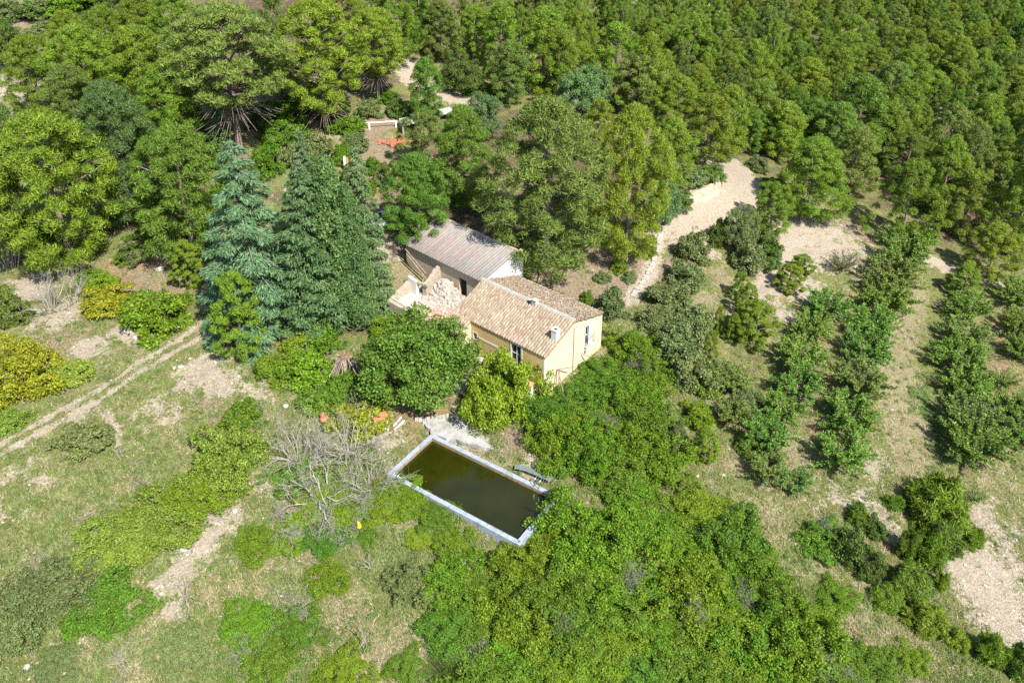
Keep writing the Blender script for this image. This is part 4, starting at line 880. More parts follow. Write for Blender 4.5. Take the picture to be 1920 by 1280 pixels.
# forest fill: crowns packed over the hillside, each with its foot on the ground
def inpoly(x, y, P):
    r = False; n = len(P)
    for i in range(n):
        (x0, y0), (x1, y1) = P[i], P[(i + 1) % n]
        if (y0 > y) != (y1 > y) and x < (x1 - x0) * (y - y0) / (y1 - y0) + x0: r = not r
    return r
FOREST = [(1120,-45),(2010,-45),(2010,330),(1880,300),(1770,300),(1660,240),(1560,215),(1480,195),(1400,180),(1300,140),(1200,95),(1130,20)]
FOREST2 = [(850,-45),(1120,-45),(1130,20),(1200,95),(1120,110),(1000,40),(900,-10)]
FOREST3 = [(70,-60),(860,-60),(860,-5),(640,5),(400,0),(190,8)]
frs = np.random.RandomState(4); cnt = 0
for poly, lab, grp, lim in ((FOREST, 'pine in the right-hand forest, {c} from the left in the {r} rank down', 'pines of the right-hand forest', 265), (FOREST2, 'pine in the wood above the largest pine, {c} from the left, {r} rank down', 'pines of the upper wood', 25), (FOREST3, 'pine along the top edge left of centre, {c} from the left, {r} rank down', 'pines along the top edge', 25)):
    k = 0; tries = 0; got = []
    while k < lim and tries < 14000:
        tries += 1; x = frs.uniform(180, 2010); y = frs.uniform(-45, 330)
        if not inpoly(x, y, poly) or (1255 < x < 1372 and -2 < y < 24): continue
        h = frs.uniform(6.5, 13.0); b, f = by_top(x, y, h); wm = h * frs.uniform(.52, .78); wp = wm * FPX / f
        if any(abs(x - u[0]) < .40 * (wp + u[2]) * .62 and abs(y - u[1]) < .40 * (wp + u[2]) * .44 for u in USED): continue
        USED.append((x, y, wp)); k += 1; got.append((x, y, b, h, wm))
    got.sort(key=lambda q: q[1]); rk = -1; y0 = -999; ranks = []
    for q in got:
        if q[1] > y0 + 30: rk += 1; y0 = q[1]; ranks.append([])
        ranks[-1].append(q)
    for ri, rw in enumerate(ranks):
        for ci, (x, y, b, h, wm) in enumerate(sorted(rw, key=lambda q: q[0])):
            plant('pinemid', b - [0, 0, .1], h, wm, [Y, Md, Y, O, Y, Y][frs.randint(6)], lab.format(r=ORD[ri], c=ORD[ci]), 'tree', grp)
    cnt += k
print('forest pines', cnt)
# ---- almond orchard on the terraces
def row(fam, pts, mat, lab, cat, grp, hfac=1.0, mats=None, hk=1.0):
    for i, p in enumerate(pts):
        cx, cy, wp = p[:3]; hp = (p[3] if len(p) > 3 else wp * .95) * hfac
        bush(fam, cx, cy, wp, hp, mats[i % len(mats)] if mats else mat, lab.format(o=ORD[i]), cat, grp, hk)
row('almond', [(1545,572,92),(1515,616,88),(1500,668,104),(1494,720,98),(1466,768,92),(1436,818,104)], 'almond', 'almond tree, {o} from the top in the left orchard row', 'tree', 'almond trees of the left row')
row('almond', [(1705,446,95),(1682,482,104),(1668,520,112),(1655,563,112),(1630,610,100),(1620,658,106),(1608,718,114),(1586,782,118),(1575,850,118)], 'almond', 'almond tree, {o} from the top in the row along the straw bank', 'tree', 'almond trees of the bank row', mats=['almond', 'almond', 'almond_pale', 'almond'])
row('almond', [(1807,580,88),(1803,624,98),(1797,672,108),(1803,722,104),(1806,782,120),(1816,835,132)], 'almond', 'almond tree, {o} from the top in the row on the lower terrace', 'tree', 'almond trees of the lower terrace row', mats=['almond', 'almond_pale', 'almond'])
row('almond', [(1903,548,84),(1910,605,92),(1916,655,80),(1895,768,92),(1912,815,84)], 'almond', 'almond tree at the right edge, {o} from the top', 'tree', 'almond trees at the right edge')
bush('sparse',1579,490,72,70,'olive','nearly bare almond tree on the ploughed field','tree',proto='sparse0')
bush('sparse',1878,710,60,62,'almond','little almond tree with a visible crooked stem, right edge','tree',proto='sparse1')
bush('sparse',1825,930,50,50,'almond_pale','sparse sapling on the stony ground at right','tree',proto='sparse1')
bush('young',1802,536,62,72,Y,'yellow-green young pine heading the lower terrace row','tree')
row('almond', [(1372,715,80),(1370,775,84),(1350,700,70),(1440,880,90),(1490,905,70)], 'almond_pale', 'pale loose shrub-like tree, {o} of those left of the orchard', 'tree', 'pale trees left of the orchard')
# ---- shrubs
def group_of(fam, pts, mat, lab, cat, grp, mats=None, hk=1.0): row(fam, [p if len(p) > 3 else (*p, p[2] * .8) for p in pts], mat, lab, cat, grp, 1.0, mats, hk)
group_of('shrub', [(1297,465,64,58),(1282,520,74,58),(1250,560,84,62),(1145,572,58,62),(1292,602,74,76),(1262,650,92,84),(1290,695,84,80),(1225,600,60,50)], 'olive', 'grey-green shrub, {o} down the slope right of the farmhouse', 'shrub', 'grey-green shrubs right of the farmhouse')
group_of('shrub', [(1346,436,36,54),(1400,482,66,62),(1430,455,50,55),(1440,485,50,40),(1290,330,70,40),(1330,325,60,36),(1270,375,56,34),(1420,310,40,30),(1450,350,44,36)], 'dark', 'dark green bush, {o} of those around the road bend', 'shrub', 'bushes around the road bend', ['dark','olive','dark'])
group_of('young', [(1398,572,42,76),(1478,524,58,62),(1502,498,42,44),(1412,612,82,96),(1346,602,22,54),(1330,652,34,66),(1320,842,52,76),(1372,618,36,60),(1385,540,36,60)], Y, 'yellow-green young pine, {o} of those on the banks left of the orchard', 'tree', 'young pines on the banks left of the orchard')
group_of('needle', [(1752,948,100,98),(1762,1012,64,62),(1821,1007,36,42),(1736,1032,52,64),(1702,1092,64,62),(1731,1160,68,60),(1762,1092,26,34),(1700,1022,36,56),(1660,1120,50,44),(1852,1222,48,58),(1908,1244,46,64),(1794,1200,40,36)], 'pine_yellow', 'yellow-green juniper, {o} of those edging the white gravel at lower right', 'shrub', 'junipers edging the white gravel', ['pine_yellow','pine_mid','pine_yellow'])
group_of('shrub', [(1538,1012,92,64),(1592,1030,74,76),(1606,965,44,40),(1640,990,44,40),(1675,945,36,30),(1630,1060,50,60)], 'dark', 'dark leafy bush, {o} of those on the grassy bank at lower right', 'shrub', 'bushes on the grassy bank', ['bramble_dark','dark'])
bush('shrub',297,590,112,92,'vine','fig-like bright bush beside the two-track lane')
bush('shrub',210,566,88,64,'yellow','rounded yellow-green bush left of the fig-like bush')
bush('shrub',198,532,52,36,'vine','small green bush behind the rounded yellow-green bush')
bush('shrub',24,582,72,68,'dark','dark round bush at the left edge above the lane')
bush('bramble',40,702,150,104,'yellow','large yellow-green bush at the left edge below the lane clearing')
bush('shrub',135,700,76,50,'bright','straggly low bush right of the large left-edge bush')
bush('shrub',22,790,60,46,'bright','small bright bush at the left edge beside the lane')
bush('shrub',160,822,90,62,'olive','olive-green bush below the lane')
bush('shrub',260,470,60,44,'olive','green bush under the dark pine')
bush('bramble',430,862,142,104,'bright','bright round shrub left of the big grey dead shrub')
bush('bramble',372,922,140,84,'bramble','darker shrub below the bright round shrub')
bush('bramble',300,985,170,100,'bright','bright spreading shrub beside the chalky patch')
bush('bramble',225,1015,150,90,'bright','bright shrub left of the spreading shrub beside the chalky patch')
bush('bramble',110,1110,170,100,'olive','dull green shrub in the lower left corner')
bush('bramble',200,1140,140,100,'bramble_dark','dark reddish-green bramble below the chalky patch')
bush('bramble',40,1180,110,90,'olive','greyish shrub at the left edge near the bottom')
bush('shrub',455,782,76,56,'bramble_dark','low dark bramble with dead twigs left of centre')
bush('shrub',520,690,0.1+70,60,'vine','bright fig bush at the left of the dead palm')
bush('shrub',575,690,96,80,'vine','larger bright fig bush with bare grey branches')
bush('shrub',606,640,70,60,'bramble','green bush under the fir')
bush('shrub',640,730,70,60,'bramble_dark','green bush below the dead palm')
bush('shrub',604,752,76,56,'pine_mid','rounded green bush above the red pot')
bush('shrub',676,788,96,74,'yellow','yellow-leaved bush beside the brick barbecue')
bush('shrub',715,735,60,50,'bramble_dark','dark bush tucked under the large round tree')
bush('shrub',560,640,60,56,'vine','light green bush at the foot of the fir')
group_of('shrub', [(640,290,36,40),(655,330,30,40),(700,310,34,36),(722,330,36,44),(690,350,34,40),(748,205,40,36),(725,180,40,30),(690,205,50,36),(880,155,60,36),(920,175,50,28),(520,250,60,50),(560,290,60,60),(505,300,50,60),(470,330,44,50),(540,215,70,50),(590,270,60,50),(650,235,60,44),(600,320,50,50),(545,255,70,50),(665,270,50,40),(625,200,60,40),(500,215,70,50),(575,190,70,44)], 'bramble', 'green scrub bush, {o} of those on the slope above the ruin', 'shrub', 'scrub on the slope above the ruin', ['bramble','dark','bramble_dark','olive'])
group_of('shrub', [(20,20,60,40),(70,15,70,36),(120,10,70,40),(60,70,40,30),(30,95,36,26),(170,5,70,40),(90,50,44,30),(150,40,50,30),(15,60,40,30),(100,-5,80,40),(200,-8,80,44)], 'olive', 'scrub bush, {o} of those dotting the bare slope in the top left corner', 'shrub', 'scrub in the top left corner', ['olive','dark','bramble'])
group_of('shrub', [(260,455,50,36),(235,480,40,30),(170,520,46,36),(345,560,36,26),(90,440,50,50)], 'bramble_dark', 'low green bush, {o} of those under the left-hand pines', 'shrub', 'bushes under the left-hand pines')
group_of('shrub', [(1130,520,30,24),(1160,500,34,26),(1100,560,30,26),(1180,520,30,22),(1215,470,34,26),(1330,720,60,50),(1400,760,60,50),(1310,780,60,50),(1405,840,50,40)], 'olive', 'low shrub, {o} of those scattered behind and right of the farmhouse', 'shrub', 'low shrubs near the farmhouse', ['olive','bramble','pine_mid'])
# ---- brambles
bush('bramble',945,738,152,126,'vine','bright vine-like bush climbing the front of the farmhouse')
bush('bramble',905,770,80,60,'vine','lower edge of the vine-like bush beside the cement apron')
def thicket(poly, sp, wp, lab, grp, mats, seed, hp=.66, lim=110):
    rs = np.random.RandomState(seed); pts = []; xs = [p[0] for p in poly]; ys = [p[1] for p in poly]
    for i in range(4000):
        x, y = rs.uniform(min(xs), max(xs)), rs.uniform(min(ys), max(ys)); s = .75 + .5 * (y / 1280)
        if inpoly(x, y, poly) and all((x - q[0]) ** 2 + ((y - q[1]) * 1.35) ** 2 > (sp * s) ** 2 for q in pts): pts.append((x, y))
        if len(pts) >= lim: break
    pts.sort(key=lambda p: p[1]); band = []; b0 = None
    for p in pts:
        if b0 is None or p[1] > b0 + sp * 1.1: band.append([]); b0 = p[1]
        band[-1].append(p)
    for bi, b in enumerate(band):
        b.sort()
        for i, (x, y) in enumerate(b):
            s = (.75 + .5 * (y / 1280)) * rs.uniform(.85, 1.2)
            bush('bramble', x, y, wp * s, wp * s * hp * rs.uniform(.9, 1.2), mats[rs.randint(len(mats))], lab.format(r=ORD[bi], c=ORD[i]), 'bramble', grp)
thicket([(1075,745),(1120,705),(1160,668),(1190,652),(1215,690),(1225,760),(1225,890),(1180,930),(1130,915),(1110,880),(1040,835),(1000,800),(1030,768)], 46, 104, 'bramble, {c} from the left in the {r} line of the thicket right of the pool', 'brambles right of the farmhouse and pool', ['bramble','bramble','bramble_dark','bramble'], 1)
thicket([(820,1065),(900,1058),(970,1050),(1065,1010),(1130,975),(1200,950),(1290,960),(1400,1020),(1480,1110),(1540,1190),(1500,1290),(930,1290),(850,1180),(815,1110)], 58, 124, 'bramble, {c} from the left in the {r} line of the thicket below the pool', 'brambles below the pool', ['bramble','bramble_dark','bramble','bramble_dark','bramble'], 2)
group_of('bramble', [(745,915,80,46),(775,945,90,50),(815,968,80,46),(720,950,90,54),(660,965,80,52),(610,1010,90,56),(545,1010,80,54),(480,1020,90,56),(690,1000,60,40),(790,1005,60,40),(850,1020,80,44)], 'vine', 'bramble, {o} of those along the front left rim of the pool', 'bramble', 'brambles along the front of the pool', ['vine','bramble','bramble_dark'])
group_of('bramble', [(470,1160,110,70),(560,1180,100,60),(770,1100,90,70),(620,1090,90,50),(500,1250,120,60),(330,1230,110,50),(640,1270,110,60),(760,1250,80,50),(100,1255,90,50)], 'bramble', 'bramble, {o} of those scattered in the meadow below left of the pool', 'bramble', 'brambles in the meadow', ['bramble','bramble_dark','olive'])
group_of('bramble', [(1310,1010,90,60),(1420,1060,90,60),(1390,1190,100,70),(1460,1180,90,60),(1620,1250,110,56),(1560,1120,80,50),(1290,920,70,50),(1265,830,64,60),(1560,1265,110,60),(1700,1240,80,40)], 'bramble', 'bramble, {o} of those spreading up the bank right of the thicket', 'bramble', 'brambles on the bank right of the thicket', ['bramble_dark','bramble','bright','olive'])
group_of('bramble', [(560,880,120,70),(640,870,120,80),(610,940,130,80),(690,930,110,70)], 'bramble', 'low green growth, {o} of those under the big dead tangle left of the pool', 'bramble', 'growth under the dead tangle', ['bramble','olive'], .45)
# ---- dead shrubs and fallen branches
for fam, cx, cy, wp, hp, pr_, lab in [
 ('dead',560,845,150,120,'dead0','grey dead shrub, upper left part of the big dead tangle left of the pool'),('dead',655,840,160,130,'dead0','grey dead shrub at the top of the big dead tangle left of the pool'),
 ('dead',605,915,170,130,'dead1','grey dead shrub in the middle of the big dead tangle left of the pool'),('dead',690,905,150,110,'dead0','grey dead shrub nearest the pool corner'),('dead',570,975,150,100,'dead0','grey dead shrub at the bottom of the big dead tangle left of the pool'),('dead',650,980,120,80,'dead0','small grey dead shrub below the big dead tangle'),
 ('dead',95,555,90,90,'dead1','pale leafless shrub on the red earth near the left edge'),('dead',140,540,70,84,'dead1','second pale leafless shrub beside the red earth'),
 ('dead',640,605,110,70,'dead2','grey leafless shrub in front of the cypress group'),('dead',590,665,80,50,'dead1','bare grey branches rising from the fig bush'),
 ('dead',465,1216,84,66,'dead1','dead shrub curled in the lower left meadow'),('dead',560,1130,90,66,'dead1','pale leafless shrub right of the chalky patch'),('dead',240,1236,84,60,'dead1','dead branches at the bottom left'),('dead',350,1140,50,60,'dead3','thin dead sapling below the chalky patch'),
 ('dead',685,1205,60,66,'dead3','pale broken branch fork in the lower meadow'),('dead',1182,1095,84,84,'dead2','grey dead stems sticking out of the thicket below the pool'),('dead',1530,1232,150,110,'dead2','large grey leafless bush at the bottom right of the thicket'),('dead',1620,1055,60,60,'dead2','small grey leafless bush on the bank at lower right'),
 ('dead',372,750,60,34,'dead3','dry branch lying below the bare earth patch'),('dead',700,1060,70,50,'dead3','curved pale branch right of the meadow path'),('dead',235,862,70,36,'dead3','bleached branch lying on the grass at left'),('dead',270,905,60,40,'dead1','low tangle of dead twigs beside the bleached branch'),('dead',60,1060,60,40,'dead1','low tangle of dead twigs near the left edge'),
 ('dead',175,965,60,40,'dead1','low tangle of dead twigs above the bright spreading shrub'),('dead',1500,745,50,40,'dead2','leafless grey twigs between two almond trees'),('dead',1160,760,60,46,'dead2','grey dead twigs in the thicket right of the farmhouse'),('dead',1300,1010,60,50,'dead2','dry grey stems above the dark thicket edge'),('dead',1060,1180,80,70,'dead2','grey dry stems near the middle of the thicket below the pool'),('dead',1290,1150,90,80,'dead2','grey dry stems towards the right of the thicket below the pool'),('dead',900,1230,70,60,'dead2','grey dry stems at the lower left of the thicket below the pool'),('dead',1130,800,70,60,'dead2','grey twigs midway down the thicket right of the pool'),('dead',1200,700,70,60,'dead2','grey twigs at the top of the thicket right of the farmhouse'),('dead',1390,1120,80,70,'dead2','grey dry stems at the right edge of the thicket'),('dead',380,960,50,36,'dead1','small dry tangle above the chalky patch'),('dead',1540,990,54,50,'dead2','grey leafless twigs beside the dark leafy bush at lower right'),('dead',480,775,60,40,'dead1','bare twigs over the low dark bramble left of centre'),('dead',540,655,60,40,'dead3','fallen grey branch at the lane side of the fig bushes')]:
    bush(fam, cx, cy, wp, hp, None, lab, 'dead shrub', 'dead shrubs and fallen branches', proto=pr_)
# ------------------------------------------------------------------ ground cover
grs = np.random.RandomState(12)
def spots(n, yr=(380, 1420), xr=(-160, 2080)):
    px = grs.uniform(*xr, n); py = yr[0] + (yr[1] - yr[0]) * grs.rand(n) ** .85
    p = ground_at(px, py); p = p[(p[:, 1] < 120)]; p = p[~blocked(p[:, 0], p[:, 1])]; p[:, 2] = gz(p[:, 0], p[:, 1]); return p
def blades(P, per, h, wd, spread, mat, name, lab, upright=.9):
    n = len(P) * per; B = np.repeat(P, per, 0); B[:, :2] += grs.randn(n, 2) * spread; B[:, 2] = gz(B[:, 0], B[:, 1]) - .02
    tilt = np.repeat(grs.randn(len(P), 3) * .35, per, 0); ax = unit(np.array([0, 0, upright]) + tilt + grs.randn(n, 3) * .45); ax[:, 2] = np.abs(ax[:, 2])
    ln = np.repeat(h * (.5 + .9 * grs.rand(len(P))), per) * (.6 + .6 * grs.rand(n)); nm = unit(np.cross(ax, grs.randn(n, 3))); V, F = leaf_arrays(B, nm, ax, ln, np.full(n, wd) * (.7 + .6 * grs.rand(n)), 'tri')
    return link(name, mk_mesh(name, V, [F], [L[mat]]), label=lab, kind='stuff')
S = spots(52000); x, y = S[:, 0], S[:, 1]
bare = np.maximum(lookup('pale', x, y), .8 * lookup('red', x, y)); bare = np.maximum(bare, .75 * lookup('soil', x, y)); lit = lookup('litter', x, y)
nz = fbm(x * .5, y * .5, 3); keep = grs.rand(len(S)) > np.clip(bare * 1.0 + lit * .7 - .12, 0, .97)
dry = (nz + .5 * lookup('straw', x, y) - .35 * lookup('lush', x, y) + grs.randn(len(S)) * .06) > .57
blades(S[keep & ~dry], 9, .46, .046, .17, 'grass', 'grass', 'green grass growing over the slopes')
blades(S[keep & dry], 8, .38, .040, .16, 'straw', 'dry_grass', 'dry straw-coloured grass among the green')
W_ = spots(9000); bare = np.maximum(lookup('pale', W_[:, 0], W_[:, 1]), .6 * lookup('red', W_[:, 0], W_[:, 1])); W_ = W_[grs.rand(len(W_)) > np.clip(bare * 1.0, 0, .93)]
W_ = W_[fbm(W_[:, 0] * .25 + 40, W_[:, 1] * .25, 3) > .44]
g = G(); rc = .10 + .22 * grs.rand(len(W_)) ** 1.5; clump_leaves(g, grs, W_ + np.c_[np.zeros((len(W_), 2)), rc * .4], rc, 150000, .11, .5, 'rhomb', .7, .4, .7, .3)
g.obj('weeds', L['weeds'], None, label='small green weeds dotted over the ground', kind='stuff')
# pale stones lying on the bare patches
sp_ = spots(26000); pw = np.maximum(lookup('pale', sp_[:, 0], sp_[:, 1]), .45 * lookup('soil', sp_[:, 0], sp_[:, 1])) ; sp_ = sp_[grs.rand(len(sp_)) < np.clip(pw - .25, .02, .5)]
road = [px_line(q) for q in (ROAD,)]
sp_ = sp_[np.min([seg_dist(sp_[:, 0], sp_[:, 1], q) for q in road], 0) > 2.0]
base8 = np.array([(-1,-1,-1),(1,-1,-1),(1,1,-1),(-1,1,-1),(-1,-1,1),(1,-1,1),(1,1,1),(-1,1,1)], float); F6 = np.array([(3,2,1,0),(4,5,6,7),(0,1,5,4),(1,2,6,5),(2,3,7,6),(3,0,4,7)])
n = len(sp_); s = .025 + .13 * grs.rand(n) ** 4; a = grs.rand(n) * 6.28; q = base8[None] * (.55 + .5 * grs.rand(n, 8, 3)) * np.stack([s, s * .75, s * .5], -1)[:, None]
X = q[..., 0] * np.cos(a)[:, None] - q[..., 1] * np.sin(a)[:, None]; Yy = q[..., 0] * np.sin(a)[:, None] + q[..., 1] * np.cos(a)[:, None]
V = np.stack([X, Yy, q[..., 2]], -1) + sp_[:, None]; Fs = (F6[None] + 8 * np.arange(n)[:, None, None]).reshape(-1, 4)
link('gravel', mk_mesh('gravel', V.reshape(-1, 3), [Fs], [M_lime]), label='pale limestone stones scattered over the bare ground', kind='stuff')

# ------------------------------------------------------------------ single things
def gp_(px, py):
    p = ground_at(np.array([px]), np.array([py]))[0]; p[2] = gz(p[0], p[1]); return p
def rock(name, px, py, s, lab, grp=None, mat=None, sq=(1, .8, .6), seed=0):
    rs = np.random.RandomState(seed + int(px)); u = np.linspace(0, math.pi, 6); v = np.linspace(0, 2 * math.pi, 9)[:-1]; g = G(); V = [(0, 0, -1)] + [(math.sin(a) * math.cos(b), math.sin(a) * math.sin(b), -math.cos(a)) for a in u[1:-1] for b in v] + [(0, 0, 1)]
    V = np.array(V); V = np.sign(V) * np.abs(V) ** .8; V = V * (1 + rs.randn(len(V), 1) * .13) * np.array(sq) * s; i = np.arange(8); k = (i + 1) % 8
    Q = np.vstack([np.stack([1 + r * 8 + i, 1 + r * 8 + k, 9 + r * 8 + k, 9 + r * 8 + i], -1) for r in range(3)]); T = np.vstack([np.stack([np.zeros(8, int), 1 + k, 1 + i], -1), np.stack([np.full(8, 33), 25 + i, 25 + k], -1)])
    me = mk_mesh(name, V, [T, Q], [mat or M_lime]); p = gp_(px, py); return link(name, me, label=lab, category='rock', group=grp, loc=p + [0, 0, s * sq[2] * .45], rotz=rs.rand() * 6)
for px, py, s, lab in [(405,678,.45,'white boulder on the bare patch below the lane'),(340,690,.42,'pale boulder at the left end of the bare patch'),(328,692,.3,'small pale boulder beside the left end of the bare patch'),(240,622,.7,'largest pale outcrop left of the fig-like bush'),(255,632,.4,'smaller pale rock beside the largest outcrop'),(1475,497,.55,'white boulder beside the young pines on the field edge'),(535,762,.4,'white boulder below the fig bushes'),(440,958,.35,'pale rock at the top of the chalky patch'),(345,1030,.45,'grey-white rock on the chalky patch'),(370,970,.3,'small rock left of the chalky patch top'),(130,478,.5,'pale rock under the left-hand pines'),(300,505,.55,'pale rock under the mid-green pine'),(520,665,.45,'pale block at the lane end near the fig bush'),(435,722,.28,'small white stone on the right of the bare patch'),(960,165,1.0,'grey rock slab under the low pine above'),(990,172,.8,'second grey rock beside the slab above the largest pine'),(160,850,.3,'white stone on the lane verge at left'),(50,1250,.35,'white stone in the bottom left corner'),(870,758,.5,'grey stone block at the top of the cement apron'),(853,765,.4,'smaller stone block beside the cement apron')]:
    rock('boulder', px, py, s * .62, lab, 'boulders')
# stone-edged channel running down beside the farmhouse: each slab its own block
ch = link('stone_channel', None, label='white stone edging running down from the road behind the farmhouse', category='kerb', loc=tuple(gp_(1240,430)))
CHP = px_line([(1243,428),(1236,455),(1224,498),(1208,528),(1186,558)], 8); rs = np.random.RandomState(8); c0 = np.array(ch.location)
for a, b in zip(CHP[:-1], CHP[1:]):
    d = b - a; Ln = np.hypot(*d); nn = np.array([-d[1], d[0]]) / Ln; wv = .22 + rs.rand() * .16; za, zb = gz(*a) + .02, gz(*b) + .02; g = G(); t_ = .08 + rs.rand() * .22; b = a + d * .93
    P = [(*(a - nn * wv), za - .3), (*(b - nn * wv), zb - .3), (*(b + nn * wv), zb - .3), (*(a + nn * wv), za - .3), (*(a - nn * wv * .9), za + t_), (*(b - nn * wv * .85), zb + t_), (*(b + nn * wv * .9), zb + t_ * .9), (*(a + nn * wv * .8), za + t_ * .9)]
    g.hexa(np.array(P, float) - c0); g.obj('stone', M_plaster, ch)
# cut bank of the road bend: pale earth face
def bank(name, pts, hgt, lab, mat):
    P = px_line(pts, 8); g = G(); n = len(P); rs = np.random.RandomState(3); d = unit(np.gradient(P, axis=0)); nn = np.stack([d[:, 1], -d[:, 0]], -1); rows_ = []
    for k, f in enumerate(np.linspace(0, 1, 7)):
        off = nn * (f * .9 + (rs.rand(n)[:, None] - .5) * .25); q = P + off; rows_.append(np.c_[q, gz(P[:, 0], P[:, 1]) - .2 + f * hgt * (.75 + .5 * fbm(np.arange(n) * .3, np.zeros(n), 3))])
    rows_.append(np.c_[P + nn * 2.2, gz(P[:, 0], P[:, 1]) - .3 + hgt * .5]); V = np.vstack(rows_); k = np.arange(7)[:, None] * n + np.arange(n - 1)[None]; g.add(V, np.stack([k, k + 1, k + n + 1, k + n], -1).reshape(-1, 4)); return g.obj(name, mat, None, True, label=lab, kind='structure')
M_cut = plain('cut pale earth', (.28,.21,.14), (.48,.41,.31), 1.4, .95, .08, .1, 0, 5)
bank('terrain_bank', [(1362,338),(1352,362),(1335,378),(1300,388),(1275,394),(1255,402)], 1.7, 'pale cut earth face on the inside of the road bend', M_cut)
# white rail and concrete shelter up the slope
M_wt = plain('white painted rail', (.66,.65,.62), (.78,.77,.74), 4, .7, .005)
p0, p1 = gp_(670,242), gp_(745,238); ft = link('white_rail', None, label='long low white rail on posts below the upper dirt road', category='fence', loc=tuple(p0))
d = p1 - p0; g = G(); g.tube([(0, 0, .75), tuple(d * .5 + [0, 0, .72]), tuple(d + [0, 0, .8])], .09, 4); g.obj('rail', M_wt, ft)
for f in (.12, .3, .97):
    g = G(); q = d * f; g.box((q[0] - .1, q[1] - .1, q[2] - .6), (q[0] + .1, q[1] + .1, q[2] + .72)); g.obj('post', M_wt, ft)
def shelter(name, px, py, wx, wy, h, lab, tilt):
    p = gp_(px, py); o = link(name, None, label=lab, category='shelter', loc=tuple(p), rotz=.35); g = G(); g.hexa([(-wx, -wy, h - .06), (wx, -wy, h - .06 + tilt), (wx * .9, wy, h + tilt), (-wx * .8, wy, h), (-wx, -wy, h + .06), (wx, -wy, h + .06 + tilt), (wx * .9, wy, h + .12 + tilt), (-wx * .8, wy, h + .12)]); g.obj('roof_slab', M_conc, o)
    for sx_, sy_ in ((-.8, -.8), (.8, -.8), (.75, .8), (-.7, .8)):
        g = G(); g.box((wx * sx_ - .1, wy * sy_ - .1, -.5), (wx * sx_ + .1, wy * sy_ + .1, h - .05 + (tilt * .5 if sx_ < 0 else tilt * .75))); g.obj('post', M_stone, o)
shelter('low_shelter', 770, 242, 1.5, 1.2, 1.0, 'low grey concrete shelter roof at the end of the white rail', .25)
shelter('low_shelter', 833, 222, 1.2, 1.0, .9, 'small grey concrete slab roof below the upper dirt road', .1)
p = gp_(735,272); tk = link('brick_heap', None, label='low heap of dark red bricks below the white rail', category='brick heap', loc=tuple(p))
rs = np.random.RandomState(6)
for i in range(24):
    g = G(); x0, y0 = rs.randn() * .8, rs.randn() * .5; g.box((x0, y0, .0 + rs.rand() * .35), (x0 + .4, y0 + .2, .15 + rs.rand() * .35 + .2)); g.obj('brick', M_red, tk)
# parked car
p = gp_(727,421); car = link('parked_car', None, label='silver car half hidden by the pine at the corner of the barn', category='car', loc=tuple(p + [0, 0, .02]), rotz=math.radians(18))
M_car = plain('silver car paint', (.50,.52,.55), (.56,.58,.60), 2, .28, 0, .6, .3); M_tyre = plain('tyre rubber', (.012,.012,.012), (.03,.03,.03), 3, .9, 0)
prof = [(-2.0,.35),(-2.02,.75),(-1.9,.9),(-1.15,.98),(-.55,1.42),(.75,1.46),(1.45,1.08),(1.95,.98),(2.05,.7),(2.02,.35)]
def extr(prof, hw, inset, g, zt=1.0):
    n = len(prof); V = []
    for s in (-1, 1):
        for x, z in prof: V.append((x, s * (hw - inset * max(0, (z - zt))), z))
    i = np.arange(n); k = (i + 1) % n; g.add(V, np.stack([i, i + n, k + n, k], -1)); c = len(V); V2 = V + [(0, -hw, .7), (0, hw, .7)]; g.add(V2, np.vstack([np.stack([i, k, np.full(n, c)], -1), np.stack([k + n, i + n, np.full(n, c + 1)], -1)]))
g = G(); extr(prof, .86, .35, g); g.obj('body', M_car, car, True)
g = G(); extr([(-1.1,1.0),(-.58,1.36),(.72,1.40),(1.32,1.05)], .875, .35, g); g.obj('side_window', M_glass, car)
g = G(); g.hexa([(-1.15,-.68,1.0),(-1.15,.68,1.0),(-1.12,.68,1.02),(-1.12,-.68,1.02),(-.58,-.6,1.42),(-.58,.6,1.42),(-.54,.6,1.40),(-.54,-.6,1.40)]); g.obj('windscreen', M_glass, car)
for sx_ in (-1.3, 1.3):
    for sy_ in (-.78, .78):
        g = G(); g.tube([(sx_, sy_ - .1, .32), (sx_, sy_ + .1, .32)], .32, 14); th = np.linspace(0, 6.2832, 15)[:-1]
        g.add([(sx_ + .32 * math.cos(a), sy_ + s * .1, .32 + .32 * math.sin(a)) for s in (-1, 1) for a in th] + [(sx_, sy_ - .1, .32), (sx_, sy_ + .1, .32)], [(j, (j + 1) % 14, 28) for j in range(14)] + [((j + 1) % 14 + 14, j + 14, 29) for j in range(14)])
        wh = g.obj('wheel', M_tyre, car); g = G(); g.prism([(.19 * math.cos(a), .19 * math.sin(a)) for a in th], -.115, .115); r_ = g.obj('rim', M_metal, wh); r_.matrix_local = Matrix.Translation((sx_, sy_, .32)) @ Matrix.Rotation(math.pi / 2, 4, 'X')
for sy_ in (-.6, .6):
    g = G(); g.box((-2.04, sy_ - .16, .66), (-1.94, sy_ + .16, .82)); g.obj('headlight', M_shut, car)
